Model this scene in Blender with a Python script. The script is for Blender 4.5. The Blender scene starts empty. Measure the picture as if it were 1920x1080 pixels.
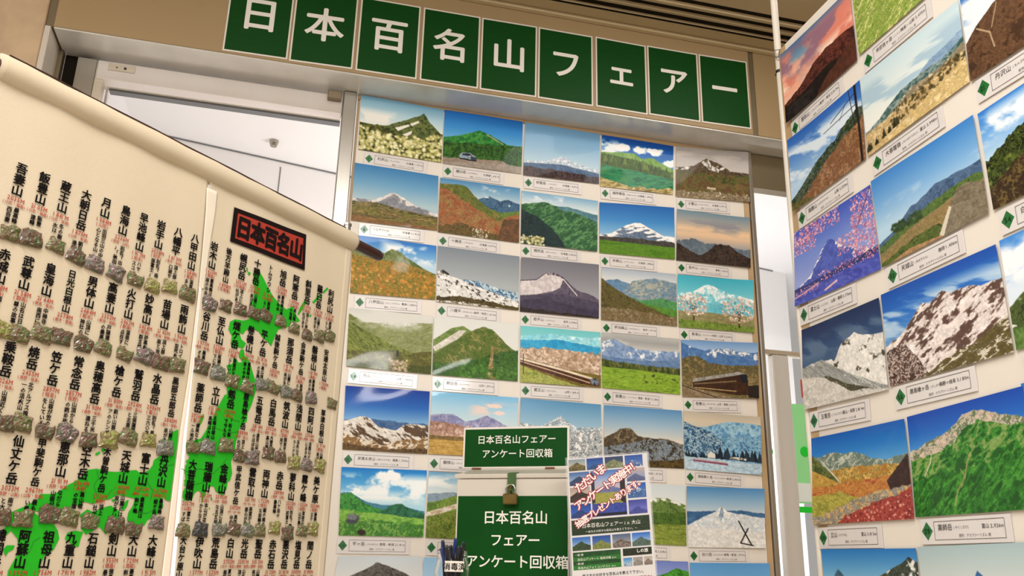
import bpy, math, random
import numpy as np
from mathutils import Matrix, Vector

# ------------------------------------------------------------------ camera, world, lights, exposure
SC = bpy.context.scene
COL = SC.collection
FPX, YAW, PITCH, ROLL = 1660.16, .2518, .3191, .0220
ZO = 2.705                                   # height of the top edge of the uppermost row of prints
CAM = np.array([-.1608, -2.8326, 1.1002])
def cam_axes():
    cy, sy, cp, sp, cr, sr = math.cos(YAW), math.sin(YAW), math.cos(PITCH), math.sin(PITCH), math.cos(ROLL), math.sin(ROLL)
    f = np.array([sy*cp, cy*cp, sp]); r = np.array([cy, -sy, 0.]); u = np.cross(r, f)
    return r*cr + u*sr, -r*sr + u*cr, f
RX, UX, FX = cam_axes()
cd = bpy.data.cameras.new('camera'); cam = bpy.data.objects.new('camera', cd); COL.objects.link(cam)
cd.sensor_fit = 'HORIZONTAL'; cd.sensor_width = 36; cd.lens = FPX/1920*36; cd.clip_start = .02
cam.matrix_world = Matrix([[RX[i], UX[i], -FX[i], CAM[i]] for i in range(3)] + [[0, 0, 0, 1]])
SC.camera = cam
w = bpy.data.worlds.new('world'); SC.world = w; w.use_nodes = True
w.node_tree.nodes['Background'].inputs[0].default_value = (1, .955, .90, 1)
w.node_tree.nodes['Background'].inputs[1].default_value = .36
vs = SC.view_settings
vs.view_transform = 'Standard'; vs.look = 'None'; vs.gamma = 1; vs.use_curve_mapping = False; vs.exposure = .07
def area(name, loc, target, sx, sy, power, col):
    l = bpy.data.lights.new(name, 'AREA'); l.shape = 'RECTANGLE'; l.size = sx; l.size_y = sy; l.energy = power; l.color = col
    o = bpy.data.objects.new(name, l); COL.objects.link(o); o.location = loc
    o.rotation_euler = (Vector(target)-Vector(loc)).to_track_quat('-Z', 'Y').to_euler()
    return o
# room lamps (unseen ceiling panels, two added as fill) and hidden fills added for the corridor
LC = (1, .985, .95)
area('overhead_light', (-1.3, -4.3, 3.08), (-1.3, -4.0, 0), 1.2, .35, 84, LC)
area('overhead_light', (-.1, -2.3, 3.08), (-.1, -2.0, 0), 1.2, .35, 34, LC)
area('overhead_light', (1.25, -.95, 3.08), (1.2, -.6, 0), .9, .3, 7, LC)  # unseen lamp added to brighten the board's upper right
area('overhead_light', (.5, -6.2, 3.08), (.5, -5.4, 0), 2.4, .35, 160, LC)
area('overhead_light', (-2.2, -1.5, 3.08), (-1.8, -1.4, 0), .35, 1.2, 24, LC)  # unseen lamp added to lift the lintel's left end
area('corridor_fill', (.75, .35, 2.0), (-.2, 1.7, 2.0), .9, .5, 12, (1, .985, .975))  # hidden behind the board, added to brighten the corridor wall
area('corridor_fill', (-.3, .6, .9), (-.3, .9, 2.8), .9, .4, 2.2, (1, .985, .975))  # unseen uplight added to brighten the corridor ceiling
area('corridor_fill', (2.1, .6, 1.2), (2.0, 1.6, 2.2), .6, .3, 22, (.97, .985, 1))  # unseen fill added to whiten the corridor's right side

# ------------------------------------------------------------------ geometry helpers
random.seed(4)
ORG = {}                                     # world origin of every parent
def link(name, V, F, mats, parent=None, fm=None, smooth=False, origin=None):
    """one mesh object from world-space vertices"""
    V = np.asarray(V, float).reshape(-1, 3)
    if parent is not None: org = ORG[parent.name]
    else: org = np.array(origin) if origin is not None else np.array([*((V.min(0)+V.max(0))/2)[:2], V[:, 2].min()])
    me = bpy.data.meshes.new(name)
    me.from_pydata((V-org).tolist(), [], F)
    for m in (mats if isinstance(mats, (list, tuple)) else [mats]): me.materials.append(m)
    if fm is not None: me.polygons.foreach_set('material_index', fm)
    if smooth: me.polygons.foreach_set('use_smooth', [True]*len(me.polygons))
    me.update()
    o = bpy.data.objects.new(name, me); COL.objects.link(o)
    if parent is not None: o.parent = parent
    else: o.location = org
    ORG[o.name] = org
    return o
def empty(name, loc):
    o = bpy.data.objects.new(name, None); COL.objects.link(o); o.location = loc; o.empty_display_size = .05
    ORG[o.name] = np.array(loc, float); return o
def tag(o, label, cat, group=None):
    o['label'] = label; o['category'] = cat
    if group: o['group'] = group
    return o
def struct(o): o['kind'] = 'structure'; return o

class MB:
    """collects shapes, each in a frame (origin, x, y, z axes)"""
    def __init__(s): s.V = []; s.F = []; s.M = []; s.n = 0
    def add(s, V, F, m=0):
        V = np.asarray(V, float); s.V.append(V); s.F += [[i+s.n for i in f] for f in F]; s.M += [m]*len(F); s.n += len(V); return s
    def box(s, lo, hi, fr=None, m=0, bev=0.):
        lo, hi = np.minimum(lo, hi).astype(float), np.maximum(lo, hi).astype(float)
        if bev <= 0:
            V = np.array([[(lo, hi)[(i >> k) & 1][k] for k in range(3)] for i in range(8)])
            F = [[0, 2, 3, 1], [4, 5, 7, 6], [0, 1, 5, 4], [2, 6, 7, 3], [0, 4, 6, 2], [1, 3, 7, 5]]
        else:                                # chamfered box
            b = min(bev, (hi-lo).min()*.45); V = []; idx = {}
            for i in range(8):
                for k in range(3):
                    p = [(lo[j]+b, hi[j]-b)[(i >> j) & 1] for j in range(3)]; p[k] = (lo, hi)[(i >> k) & 1][k]
                    idx[i, k] = len(V); V.append(p)
            V = np.array(V); F = []
            for k in range(3):
                a, c = (k+1) % 3, (k+2) % 3
                for side in (0, 1):
                    q = [side << k, side << k | 1 << a, side << k | 1 << a | 1 << c, side << k | 1 << c]
                    f = [idx[i, k] for i in q]; F.append(f if side else f[::-1])
                for sa in (0, 1):
                    for s2 in (0, 1):
                        i0 = sa << a | s2 << c; i1 = i0 | 1 << k
                        f = [idx[i0, a], idx[i1, a], idx[i1, c], idx[i0, c]]
                        F.append(f if sa != s2 else f[::-1])
            for i in range(8):
                f = [idx[i, 0], idx[i, 1], idx[i, 2]]
                F.append(f if bin(i).count('1') % 2 else f[::-1])
        return s.add(V if fr is None else fr(V), F, m)
    def tube(s, pts, r, n=12, m=0, caps=True):
        P = np.asarray(pts, float); R = np.full(len(P), r, float) if np.isscalar(r) else np.asarray(r, float)
        V = []
        for i, p in enumerate(P):
            t = P[min(i+1, len(P)-1)]-P[max(i-1, 0)]; t /= np.linalg.norm(t)
            a = np.cross(t, [0, 0, 1.] if abs(t[2]) < .9 else [1., 0, 0]); a /= np.linalg.norm(a); b = np.cross(t, a)
            for k in range(n):
                an = 2*math.pi*k/n; V.append(p+R[i]*(a*math.cos(an)+b*math.sin(an)))
        F = [[i*n+k, i*n+(k+1) % n, (i+1)*n+(k+1) % n, (i+1)*n+k] for i in range(len(P)-1) for k in range(n)]
        F = [f[::-1] for f in F]
        if caps: F += [list(range(n)), list(range((len(P)-1)*n, len(P)*n))[::-1]]
        return s.add(V, F, m)
    def lathe(s, prof, c, n=32, m=0):
        V = [[c[0]+r*math.cos(2*math.pi*k/n), c[1]+r*math.sin(2*math.pi*k/n), c[2]+z] for r, z in prof for k in range(n)]
        F = [[i*n+k, i*n+(k+1) % n, (i+1)*n+(k+1) % n, (i+1)*n+k] for i in range(len(prof)-1) for k in range(n)]
        return s.add(V, F, m)
    def prism(s, poly, h0, h1, fr, m=0):
        """polygon (u, v) extruded between h0 and h1 in the frame"""
        n = len(poly); P = np.array(poly, float)
        V = np.concatenate([np.c_[P, np.full(n, h0)], np.c_[P, np.full(n, h1)]])
        F = [list(range(n))[::-1], list(range(n, 2*n))] + [[i, (i+1) % n, n+(i+1) % n, n+i] for i in range(n)]
        return s.add(fr(V), F, m)
    def build(s, name, mat, parent=None, **k):
        return link(name, np.concatenate(s.V), s.F, mat, parent, fm=s.M if len(set(s.M)) > 1 else None, **k)

class Plane:
    """a vertical (or tilted) surface: u along t, v along up, h along the normal facing the viewer"""
    def __init__(s, o, t, up=(0, 0, 1)):
        s.o = np.array(o, float); s.t = np.array(t, float); s.t /= np.linalg.norm(s.t)
        s.up = np.array(up, float); s.up /= np.linalg.norm(s.up); s.n = np.cross(s.t, s.up)
    def __call__(s, V):
        V = np.asarray(V, float); h = V[..., 2:3] if V.shape[-1] > 2 else 0
        return s.o+V[..., 0:1]*s.t+V[..., 1:2]*s.up+h*s.n
    def at(s, x, y, h=0.):
        """where a sight line of the survey (photo coordinates) meets this surface, as (u, v)"""
        d = FX*FPX+RX*(x-960)-UX*(y-540); o = s.o+h*s.n
        p = CAM+d*(((o-CAM)@s.n)/(d@s.n))-o
        return np.array([p@s.t, p@s.up])

# ------------------------------------------------------------------ materials
def hexc(h):
    h = h.lstrip('#'); return np.array([int(h[i:i+2], 16) for i in (0, 2, 4)])/255.
def lin(c):
    c = np.asarray(c, float); return np.where(c <= .04045, c/12.92, ((c+.055)/1.055)**2.4)
def rgba(h): return (*lin(hexc(h)), 1)
def mat(name, col, rough=.5, metal=0., coat=0., noise=None, bump=None, spec=.5, trans=0., alpha=1., emit=0., crough=.08, ior=1.5):
    """noise=(second colour, scale, contrast, stretch) mixes two real colours of the surface; bump=(scale, strength, stretch)"""
    m = bpy.data.materials.new(name); m.use_nodes = True; nt = m.node_tree; b = nt.nodes['Principled BSDF']
    b.inputs['Base Color'].default_value = rgba(col); b.inputs['Roughness'].default_value = rough; b.inputs['Metallic'].default_value = metal
    b.inputs['Coat Weight'].default_value = coat; b.inputs['Coat Roughness'].default_value = crough; b.inputs['Specular IOR Level'].default_value = spec
    b.inputs['Transmission Weight'].default_value = trans; b.inputs['IOR'].default_value = ior; b.inputs['Alpha'].default_value = alpha
    if emit: b.inputs['Emission Color'].default_value = rgba(col); b.inputs['Emission Strength'].default_value = emit
    tc = nt.nodes.new('ShaderNodeTexCoord')
    def tex(scale, stretch, detail=5):
        mp = nt.nodes.new('ShaderNodeMapping'); mp.inputs['Scale'].default_value = stretch; nt.links.new(tc.outputs['Object'], mp.inputs[0])
        n = nt.nodes.new('ShaderNodeTexNoise'); n.inputs['Scale'].default_value = scale; n.inputs['Detail'].default_value = detail
        nt.links.new(mp.outputs[0], n.inputs[0]); return n
    if noise:
        n = tex(noise[1], noise[3] if len(noise) > 3 else (1, 1, 1))
        r = nt.nodes.new('ShaderNodeMapRange'); r.inputs[1].default_value = .5-.5/noise[2]; r.inputs[2].default_value = .5+.5/noise[2]
        x = nt.nodes.new('ShaderNodeMix'); x.data_type = 'RGBA'; x.inputs[6].default_value = rgba(col); x.inputs[7].default_value = rgba(noise[0])
        nt.links.new(n.outputs['Fac'], r.inputs[0]); nt.links.new(r.outputs[0], x.inputs[0]); nt.links.new(x.outputs[2], b.inputs['Base Color'])
    if bump:
        n = tex(bump[0], bump[2] if len(bump) > 2 else (1, 1, 1)); bp = nt.nodes.new('ShaderNodeBump')
        bp.inputs['Strength'].default_value = bump[1]; bp.inputs['Distance'].default_value = .002
        nt.links.new(n.outputs['Fac'], bp.inputs['Height']); nt.links.new(bp.outputs[0], b.inputs['Normal'])
        if coat: nt.links.new(bp.outputs[0], b.inputs['Coat Normal'])
    return m
def printed(name, rough, coat, bscale, bstr):
    m = mat(name, '#ffffff', rough, coat=coat, bump=(bscale, bstr), crough=.05, spec=.22); nt = m.node_tree
    a = nt.nodes.new('ShaderNodeVertexColor'); a.layer_name = 'picture'
    nt.links.new(a.outputs['Color'], nt.nodes['Principled BSDF'].inputs['Base Color']); return m
M = dict(
    laminate=mat('beige_laminate', '#a68d67', .45, noise=('#a18862', 3, 1.5)),
    seam=mat('seam_metal', '#81745c', .4, .5),
    stone=mat('beige_stone', '#c9ae8a', .6, noise=('#b3957a', 9, 3), bump=(30, .2)),
    steel=mat('brushed_steel', '#cbbfac', .45, .4, noise=('#bdb09c', 60, 2, (.2, .2, 6)), bump=(220, .08, (.05, 1, 1))),
    polished=mat('polished_steel', '#e6e0dd', .22, .35, noise=('#d9cfc8', 4, 2, (1, 1, .1))),
    satin=mat('satin_steel', '#b5b0a8', .3, .8, noise=('#9a958c', 12, 2, (1, 1, .05))),
    dark=mat('dark_gap', '#1c160f', .8, spec=.1), black=mat('black_plastic', '#15141a', .4),
    corridor=mat('corridor_white', '#f0eeee', .6, noise=('#ebe9ea', 2, 1.5)), groove=mat('panel_groove', '#77797c', .6),
    ceiling=mat('ceiling_paint', '#b8a47f', .7, noise=('#b29d79', 4, 1.5)),
    ceil_edge=mat('cove_paint', '#c4b18f', .6, noise=('#bda985', 4, 1.5)),
    paper=mat('white_paper', '#ece3d8', .55, noise=('#e8ded2', 6, 1.5)), wood=mat('pale_wood', '#c4a883', .5, noise=('#b5976f', 14, 2, (1, 1, .15))),
    rail=mat('wood_rail', '#c5a67e', .5, noise=('#b6976d', 10, 2, (.2, 1, 1))),
    green=mat('sign_green', '#07440f', .45, noise=('#063f0d', 18, 1.5, (.3, 1, 3)), coat=.0, spec=.18),
    boxgreen=mat('film_green', '#064a10', .4, coat=.06, spec=.15, noise=('#053d0e', 12, 1.5)),
    cardwhite=mat('card_white', '#e6ddd2', .45, noise=('#e0d6ca', 20, 1.5)), letter=mat('letter_white', '#eae4da', .5),
    caption=mat('caption_film', '#e3ddda', .3, coat=.3, noise=('#ded7d4', 30, 1.5)), ink=mat('grey_ink', '#5d5654', .6, spec=.2), inkb=mat('black_ink', '#100c0b', .8, spec=.1),
    diamond=mat('diamond_green', '#16722e', .4, coat=.3, noise=('#12662a', 40, 1.5)), digit=mat('digit_green', '#0b3517', .5),
    cloth=mat('cream_cloth', '#ccbda5', .85, noise=('#c6b69c', 5, 2), bump=(700, .25), spec=.2),
    lit_hem=mat('corridor_lit_hem', '#fbe6d6', .8, noise=('#f6dcc8', 8, 2), spec=.2), seamcloth=mat('seam_tape', '#ddd1bf', .8, noise=('#d6c9b5', 14, 2)),  # hem: corridor light on the curled cloth edge put into its paler colour
    rod=mat('rosewood', '#3b1a14', .35, coat=.3, noise=('#2a100c', 20, 2, (1, 1, .2))),
    mapg=mat('map_green', '#22a61c', .8, noise=('#1f9e1a', 12, 1.5), spec=.2), mapline=mat('map_line', '#167c15', .8),
    red=mat('seal_red', '#a5392b', .7, noise=('#983124', 20, 1.5), spec=.15), redink=mat('red_ink', '#a8382a', .8, spec=.1), blk=mat('seal_black', '#170d0c', .8, spec=.1),
    white_paint=mat('white_paint', '#cfc5b8', .3, coat=.2, noise=('#cac0b2', 8, 1.5)), pole=mat('white_pole', '#d9d0c3', .35, noise=('#e9e1d5', 6, 1.5)),
    brass=mat('old_brass', '#8d7440', .35, .8, noise=('#6e5a33', 30, 2)), hasp=mat('green_brass', '#5d7b4c', .35, .7, noise=('#4a663c', 40, 2)),
    rust=mat('hinge_brown', '#8a5d45', .4, .6), glass=mat('clear_glass', '#ffffff', .02, trans=1., spec=.3, ior=1.15),
    film=mat('clear_film', '#ffffff', .08, alpha=.12, coat=.5),
    penblack=mat('pen_black', '#141318', .3, coat=.3), penblue=mat('pen_blue', '#1d2d6b', .3, coat=.3),
    stickg=mat('sticker_green', '#12d836', .4), stickp=mat('sticker_pale', '#9df0a4', .4), stickw=mat('sticker_white', '#eef6f2', .4), stickr=mat('sticker_red', '#c9564a', .4),
    floor=mat('floor_tile', '#d2c7b6', .4, noise=('#c6baa8', 3, 2)), table=mat('table_top', '#d8cbb8', .4, noise=('#cfc1ac', 5, 2, (1, .1, 1))),
    photo=printed('photo_print', .5, .16, 18, .05), photofilm=printed('photo_film', .45, .22, 14, .10), flyer=printed('flyer_print', .35, .4, 30, .03),
    bright=mat('lit_steel', '#e2dfda', .3, .25, noise=('#cfccc6', 10, 2, (1, 1, .05))),  # steel made paler, with the corridor's light put into its colour
    clip=mat('clip_steel', '#a9a49b', .25, .9),
)

# ------------------------------------------------------------------ lettering (outlines of the built-in font)
_gc = {}; _gcu = bpy.data.curves.new('glyphs', 'FONT'); _gcu.fill_mode = 'FRONT'; _gob = bpy.data.objects.new('glyphs', _gcu)
def glyph(ch, bold=0., res=2):
    """outline of one character; bold thickens the stroke by laying shifted copies over each other"""
    k = (ch, round(bold, 3), res)
    if k not in _gc:
        if bold > 0:
            V, F = glyph(ch, 0., res); n = len(V); VV, FF = [], []
            for i, (dx, dy) in enumerate(((-1, 0), (1, 0), (0, 1), (0, -1)) if bold < .02 else ((-1, -.5), (1, -.5), (-1, .5), (1, .5), (0, 1), (0, -1), (0, 0))):
                VV.append(V+[dx*bold, dy*bold, i*.00005]); FF += [[j+i*n for j in f] for f in F]
            _gc[k] = (np.concatenate(VV), FF)
        else:
            _gcu.body = ch; _gcu.resolution_u = res
            me = _gob.to_mesh(); V = np.array([(*v.co[:2], 0.) for v in me.vertices]).reshape(-1, 3) if me else np.zeros((0, 3))
            F = [list(p.vertices) for p in me.polygons] if me and len(V) else []
            _gob.to_mesh_clear(); _gc[k] = (V, F)
    return _gc[k]
class Ink:
    """lettering laid on a surface; every call adds glyph outlines in (u, v)"""
    def __init__(s): s.V = []; s.F = []; s.M = []; s.n = 0
    def _put(s, V, F, m): s.V.append(V); s.F += [[i+s.n for i in f] for f in F]; s.M += [m]*len(F); s.n += len(V)
    def row(s, text, u, v, size, ang=0., bold=0., sx=1., m=0, pitch=1., centre=False, res=2):
        x = 0.; parts = []
        for ch in text:
            V, F = glyph(ch, bold, res); half = ord(ch) < 256
            adv = .32 if ch in ' .,' else (.58 if half else 1.)
            if len(V):
                off = -V[:, 0].min()+.05 if half else 0
                parts.append((V+[x+off, -.38, 0], F))
            x += adv*pitch
        ca, sa = math.cos(ang), math.sin(ang); x0 = x/2 if centre else 0
        for V, F in parts:
            a = (V[:, :2]-[x0, 0])*size*[sx, 1]
            s._put(np.c_[u+a[:, 0]*ca-a[:, 1]*sa, v+a[:, 0]*sa+a[:, 1]*ca, V[:, 2]], F, m)
        return x*size*sx
    def col(s, text, u, v, size, pitch=1., bold=0., sx=1., m=0, res=1):
        for i, ch in enumerate(text):
            V, F = glyph(ch, bold, res)
            if len(V): s._put((V-[.5, .38, 0])*[size*sx, size, 1]+[u, v-(i+.5)*size*pitch, 0], F, m)
    def poly(s, P, m=0): s._put(np.c_[np.array(P, float)[:, :2], np.zeros(len(P))], [list(range(len(P)))], m)
    def frame(s, u0, v0, u1, v1, t, m=0):
        for a, b, c, d in ((u0, v0, u1, v0+t), (u0, v1-t, u1, v1), (u0, v0, u0+t, v1), (u1-t, v0, u1, v1)): s.poly([(a, b), (c, b), (c, d), (a, d)], m)
    def build(s, name, mats, pl, h, parent, hf=None):
        if not s.V: return None
        V = np.concatenate(s.V); hh = np.full(len(V), h) if hf is None else h+hf(V[:, 0], V[:, 1])
        return link(name, pl(np.c_[V[:, :2], hh+V[:, 2]]), s.F, mats, parent, fm=s.M if len(set(s.M)) > 1 else None)

# ------------------------------------------------------------------ printed pictures: numpy painting stored as a colour attribute on a fine grid
_lat = np.random.RandomState(7).rand(24, 64, 64)
def vnoise(x, y, k):
    L = _lat[k % 24]; xi, yi = np.floor(x).astype(int), np.floor(y).astype(int); fx, fy = x-xi, y-yi
    fx, fy = fx*fx*(3-2*fx), fy*fy*(3-2*fy); a = lambda i, j: L[(yi+j) % 64, (xi+i) % 64]
    return (a(0, 0)*(1-fx)+a(1, 0)*fx)*(1-fy)+(a(0, 1)*(1-fx)+a(1, 1)*fx)*fy
def fbm(x, y, k, o=4):
    t = 0; s = 0; a = 1.
    for i in range(o): t = t+a*vnoise(x*2**i+i*7.3, y*2**i+i*3.1, k+i); s += a; a *= .55
    return t/s
def sst(a, b, x): t = np.clip((x-a)/(b-a), 0, 1); return t*t*(3-2*t)
class Pic:
    def __init__(s, W, H, k):
        s.W, s.H, s.k = W, H, k; s.u, s.v = np.meshgrid(np.linspace(0, 1, W), np.linspace(0, 1, H)); s.c = np.zeros((H, W, 3)); s.land = np.zeros((H, W)); s.rs = np.random.RandomState(k)
    def nk(s): s.k += 5; return s.k
    def mix(s, m, col): s.c = s.c*(1-m[..., None])+col*m[..., None]; return s
    def sky(s, *cols, v1=1.):
        C = [hexc(c) for c in cols]; x = np.clip(s.v/v1, 0, 1)*(len(C)-1)
        s.c = np.stack([np.interp(x, range(len(C)), [c[i] for c in C]) for i in range(3)], -1); return s
    def cloud(s, amt, sx, sy, v0, v1, col='#f2f2f2', u0=-1, u1=2, ang=0., op=.95):
        ca, sa = math.cos(ang), math.sin(ang); a, b = s.u*1.5, s.v
        n = fbm((a*ca+b*sa)*sx, (-a*sa+b*ca)*sy, s.nk(), 5); e = np.minimum(np.minimum(s.v-v0, v1-s.v)*8, np.minimum(s.u-u0, u1-s.u)*8)
        return s.mix(sst(.62-amt*.3, .80-amt*.3, n)*np.clip(e, 0, 1)*op, hexc(col))
    def blob(s, u, v, ru, rv, col, seed=1, soft=.4):
        d = np.hypot((s.u-u)/ru, (s.v-v)/rv)+(fbm(s.u*14, s.v*10, s.nk())-.5)*1.1; return s.mix(1-sst(1-soft, 1, d), hexc(col))
    def tex(s, cols, sx, sy, ang=0., con=2.5, o=5):
        ca, sa = math.cos(ang), math.sin(ang); a, b = s.u*1.45, s.v
        k = s.nk(); A, B = (a*ca+b*sa)*sx, (-a*sa+b*ca)*sy; wx = fbm(A*.8, B*.8, k+4, 3); n = .55*fbm(A*1.1+wx, B*1.1, k, o)+.45*(1.15-1.9*np.abs(fbm(A*1.5+wx*1.5, B*1.5, k+2, 5)-.5)*2.2); x = np.clip((n-.62)*con*1.15+.5, 0, 1)*(len(cols)-1)
        C = [hexc(c) for c in cols]; return np.stack([np.interp(x, range(len(C)), [c[i] for c in C]) for i in range(3)], -1)
    def region(s, m, cols, sx=8, sy=8, ang=0., con=2.5):
        s.land = np.maximum(s.land*(1-m), m*(len(cols) > 1)); return s.mix(m, s.tex(cols, sx, sy, ang, con) if len(cols) > 1 else hexc(cols[0]))
    def ridge(s, pts, cols, sx=8, sy=8, ang=0., con=2.5, rough=.02, rs=14, snow=None, fade=None):
        P = np.array(pts); k = s.nk(); y = np.interp(s.u, P[:, 0], P[:, 1])+rough*2*(fbm(s.u*rs, s.u*0+.5, k, 4)-.5)
        d = s.v-y; m = np.clip(d*s.H*.9+.5, 0, 1); s.region(m, cols, sx, sy, ang, con)
        if snow:                             # (colour, threshold, depth falloff, sx, sy, angle)
            col, thr, dep, a, b, an = snow; ca, sa = math.cos(an), math.sin(an); uu = s.u*1.45
            n = .75*fbm((uu*ca+s.v*sa)*a*1.2, (-uu*sa+s.v*ca)*b*1.2, s.nk(), 5)+.25*fbm((uu*ca+s.v*sa)*a*2.8, (-uu*sa+s.v*ca)*b*2.8, s.nk(), 4)-d*dep
            s.mix(m*sst(thr-.05, thr+.05, n), hexc(col))
        if fade: s.mix(m*np.clip(d/fade[1], 0, 1)*fade[2], hexc(fade[0]))
        return s
    def inside(s, pts):
        P = np.array(pts); r = np.zeros(s.u.shape, bool); j = len(P)-1
        for i in range(len(P)):
            (x0, y0), (x1, y1) = P[i], P[j]
            if y0 != y1: r ^= ((y0 > s.v) != (y1 > s.v)) & (s.u < (x1-x0)*(s.v-y0)/(y1-y0)+x0)
            j = i
        return r.astype(float)
    def poly(s, pts, *cols, sx=10, sy=10, ang=0., con=2.5): return s.region(s.inside(pts), cols, sx, sy, ang, con)
    def line(s, pts, wd, col):
        for (x0, y0), (x1, y1) in zip(pts, pts[1:]):
            dx, dy = (x1-x0)*1.45, y1-y0; t = np.clip((((s.u-x0)*1.45)*dx+(s.v-y0)*dy)/(dx*dx+dy*dy+1e-9), 0, 1)
            d = np.hypot((s.u-x0)*1.45-t*dx, s.v-y0-t*dy); s.mix(np.clip((wd-d)*s.H+.5, 0, 1), hexc(col))
        return s
    def speck(s, n, v0, v1, r, cols, u0=0, u1=1, under=None):
        """little blobs between v0 and v1; under = ridge line they must stay below"""
        for i in range(n):
            u, v = s.rs.uniform(u0, u1), s.rs.uniform(v0, v1)
            if under is not None and v < np.interp(u, *np.array(under).T): continue
            rr = r*s.rs.uniform(.5, 1.3); j0, j1 = int(max(0, (v-rr)*s.H)), int(min(s.H, (v+rr)*s.H+2)); i0, i1 = int(max(0, (u-rr)*s.W)), int(min(s.W, (u+rr)*s.W+2))
            if j0 >= j1 or i0 >= i1: continue
            d = np.hypot((s.u[j0:j1, i0:i1]-u)*1.4, s.v[j0:j1, i0:i1]-v)/rr; m = np.clip(1.4-d*1.2, 0, 1)[..., None]; c = hexc(cols[s.rs.randint(len(cols))])
            s.c[j0:j1, i0:i1] = s.c[j0:j1, i0:i1]*(1-m)+c*m
        return s
    def firs(s, base, n, h, cols, u0=0, u1=1):
        for i in range(n):
            u = s.rs.uniform(u0, u1); v = np.interp(u, *np.array(base).T); hh = h*s.rs.uniform(.55, 1.1); wd = hh*.2
            s.poly([(u, v-hh), (u+wd, v), (u-wd, v)], cols[s.rs.randint(len(cols))])
        return s
    def cherry(s, u, v, r, cols, trunk='#4a352c'):
        s.line([(u, v+r*1.1), (u, v+.1*r)], .014, trunk)
        for a in (-.6, -.2, .25, .6): s.line([(u, v+r*.5), (u+a*r*.8, v-r*.5)], .006, trunk)
        for i in range(260):
            a, q = s.rs.uniform(0, 6.28), math.sqrt(s.rs.uniform(0, 1)); s.speck(1, v+math.sin(a)*q*r*.8-.01, v+math.sin(a)*q*r*.8, .018, cols, u+math.cos(a)*q*r*.75-.005, u+math.cos(a)*q*r*.75)
        return s
PIC = {}
def pic(b, c, r, what, W=132, H=90):
    def deco(fn): PIC[b, c, r] = (what, fn, W, H); return fn
    return deco
# ---- prints on the doorway board: column, row
@pic('W', 0, 0, 'green peak with snow streaks above cream blossom')
def _(p):
    p.sky('#6fa3c0', '#a9c6d2', '#d9dfda', v1=.5); p.cloud(.75, 3, 5, .2, .55, '#e8e4dc', u1=.45)
    p.ridge([(0, .5), (.3, .5), (.5, .36), (.68, .22), (.76, .14), (.84, .3), (1, .5)], ['#3f4a26', '#5d6a37', '#6e7440'], 9, 9, .6, snow=None)
    for a in ([(.42, .5), (.58, .4), (.6, .42), (.46, .55)], [(.6, .38), (.7, .3), (.71, .33), (.62, .42)], [(.5, .62), (.63, .5), (.62, .56), (.54, .66)]): p.poly(a, '#e5dfd0')
    p.ridge([(0, .52), (.25, .5), (.5, .62), (.8, .62), (.9, .48), (1, .46)], ['#2e3416', '#4d5222', '#6b6c31'], 14, 14, con=3.5, rough=.05)
    p.speck(420, .52, 1, .035, ['#d9d29a', '#c4bd7c', '#e9e3b8', '#a8a25c'], under=[(0, .56), (.5, .66), (1, .5)])
@pic('W', 1, 0, 'silver car below a green cone mountain')
def _(p):
    p.sky('#1565b5', '#3c8ccb', '#7fb6d8', v1=.6); g = [(0, .52), (.2, .44), (.45, .3), (.6, .36), (.8, .5), (1, .5)]
    p.ridge(g, ['#1d5f2a', '#2f7d35', '#4a9440'], 8, 6, .8, rough=.012); p.line([(.55, .36), (.75, .5)], .012, '#9aa07c')
    p.ridge([(0, .6), (.3, .56), (.7, .54), (1, .48)], ['#1c3d12', '#2f5d1c', '#447126'], 16, 16, con=3)
    p.ridge([(0, .88), (.5, .84), (.75, .82), (1, .98)], ['#8d7d70', '#9a8a7c'], 6, 20); p.ridge([(0, .97), (.5, .9), (.8, .86), (1, .88)], ['#a3968a', '#958a80'], 6, 20)
    p.poly([(.2, .82), (.235, .75), (.34, .745), (.39, .79), (.42, .81), (.42, .88), (.2, .86)], '#a9b4be', '#7f8f9c'); p.poly([(.245, .765), (.335, .76), (.37, .795), (.24, .805)], '#262c36'); p.poly([(.34, .8), (.42, .815), (.42, .88), (.35, .88)], '#3a444e'); p.poly([(.2, .85), (.42, .87), (.41, .895), (.21, .88)], '#1c1e24')
@pic('W', 2, 0, 'low snow peak under a wide pale blue sky')
def _(p):
    p.sky('#6796bd', '#8bb2cf', '#bdd1da', v1=.8); p.ridge([(0, .72), (.3, .68), (.5, .56), (.58, .6), (.75, .68), (1, .74)], ['#dfe3e6', '#8fa3b8', '#c9d3da'], 10, 10, .5, con=3.5)
    p.ridge([(0, .76), (.5, .72), (1, .8)], ['#3f5a7d', '#55708f'], 6, 10, rough=.01); p.ridge([(0, .82), (.5, .84), (1, .88)], ['#2a1f1f', '#463434', '#5a4140'], 20, 12, con=3, rough=.03)
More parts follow.
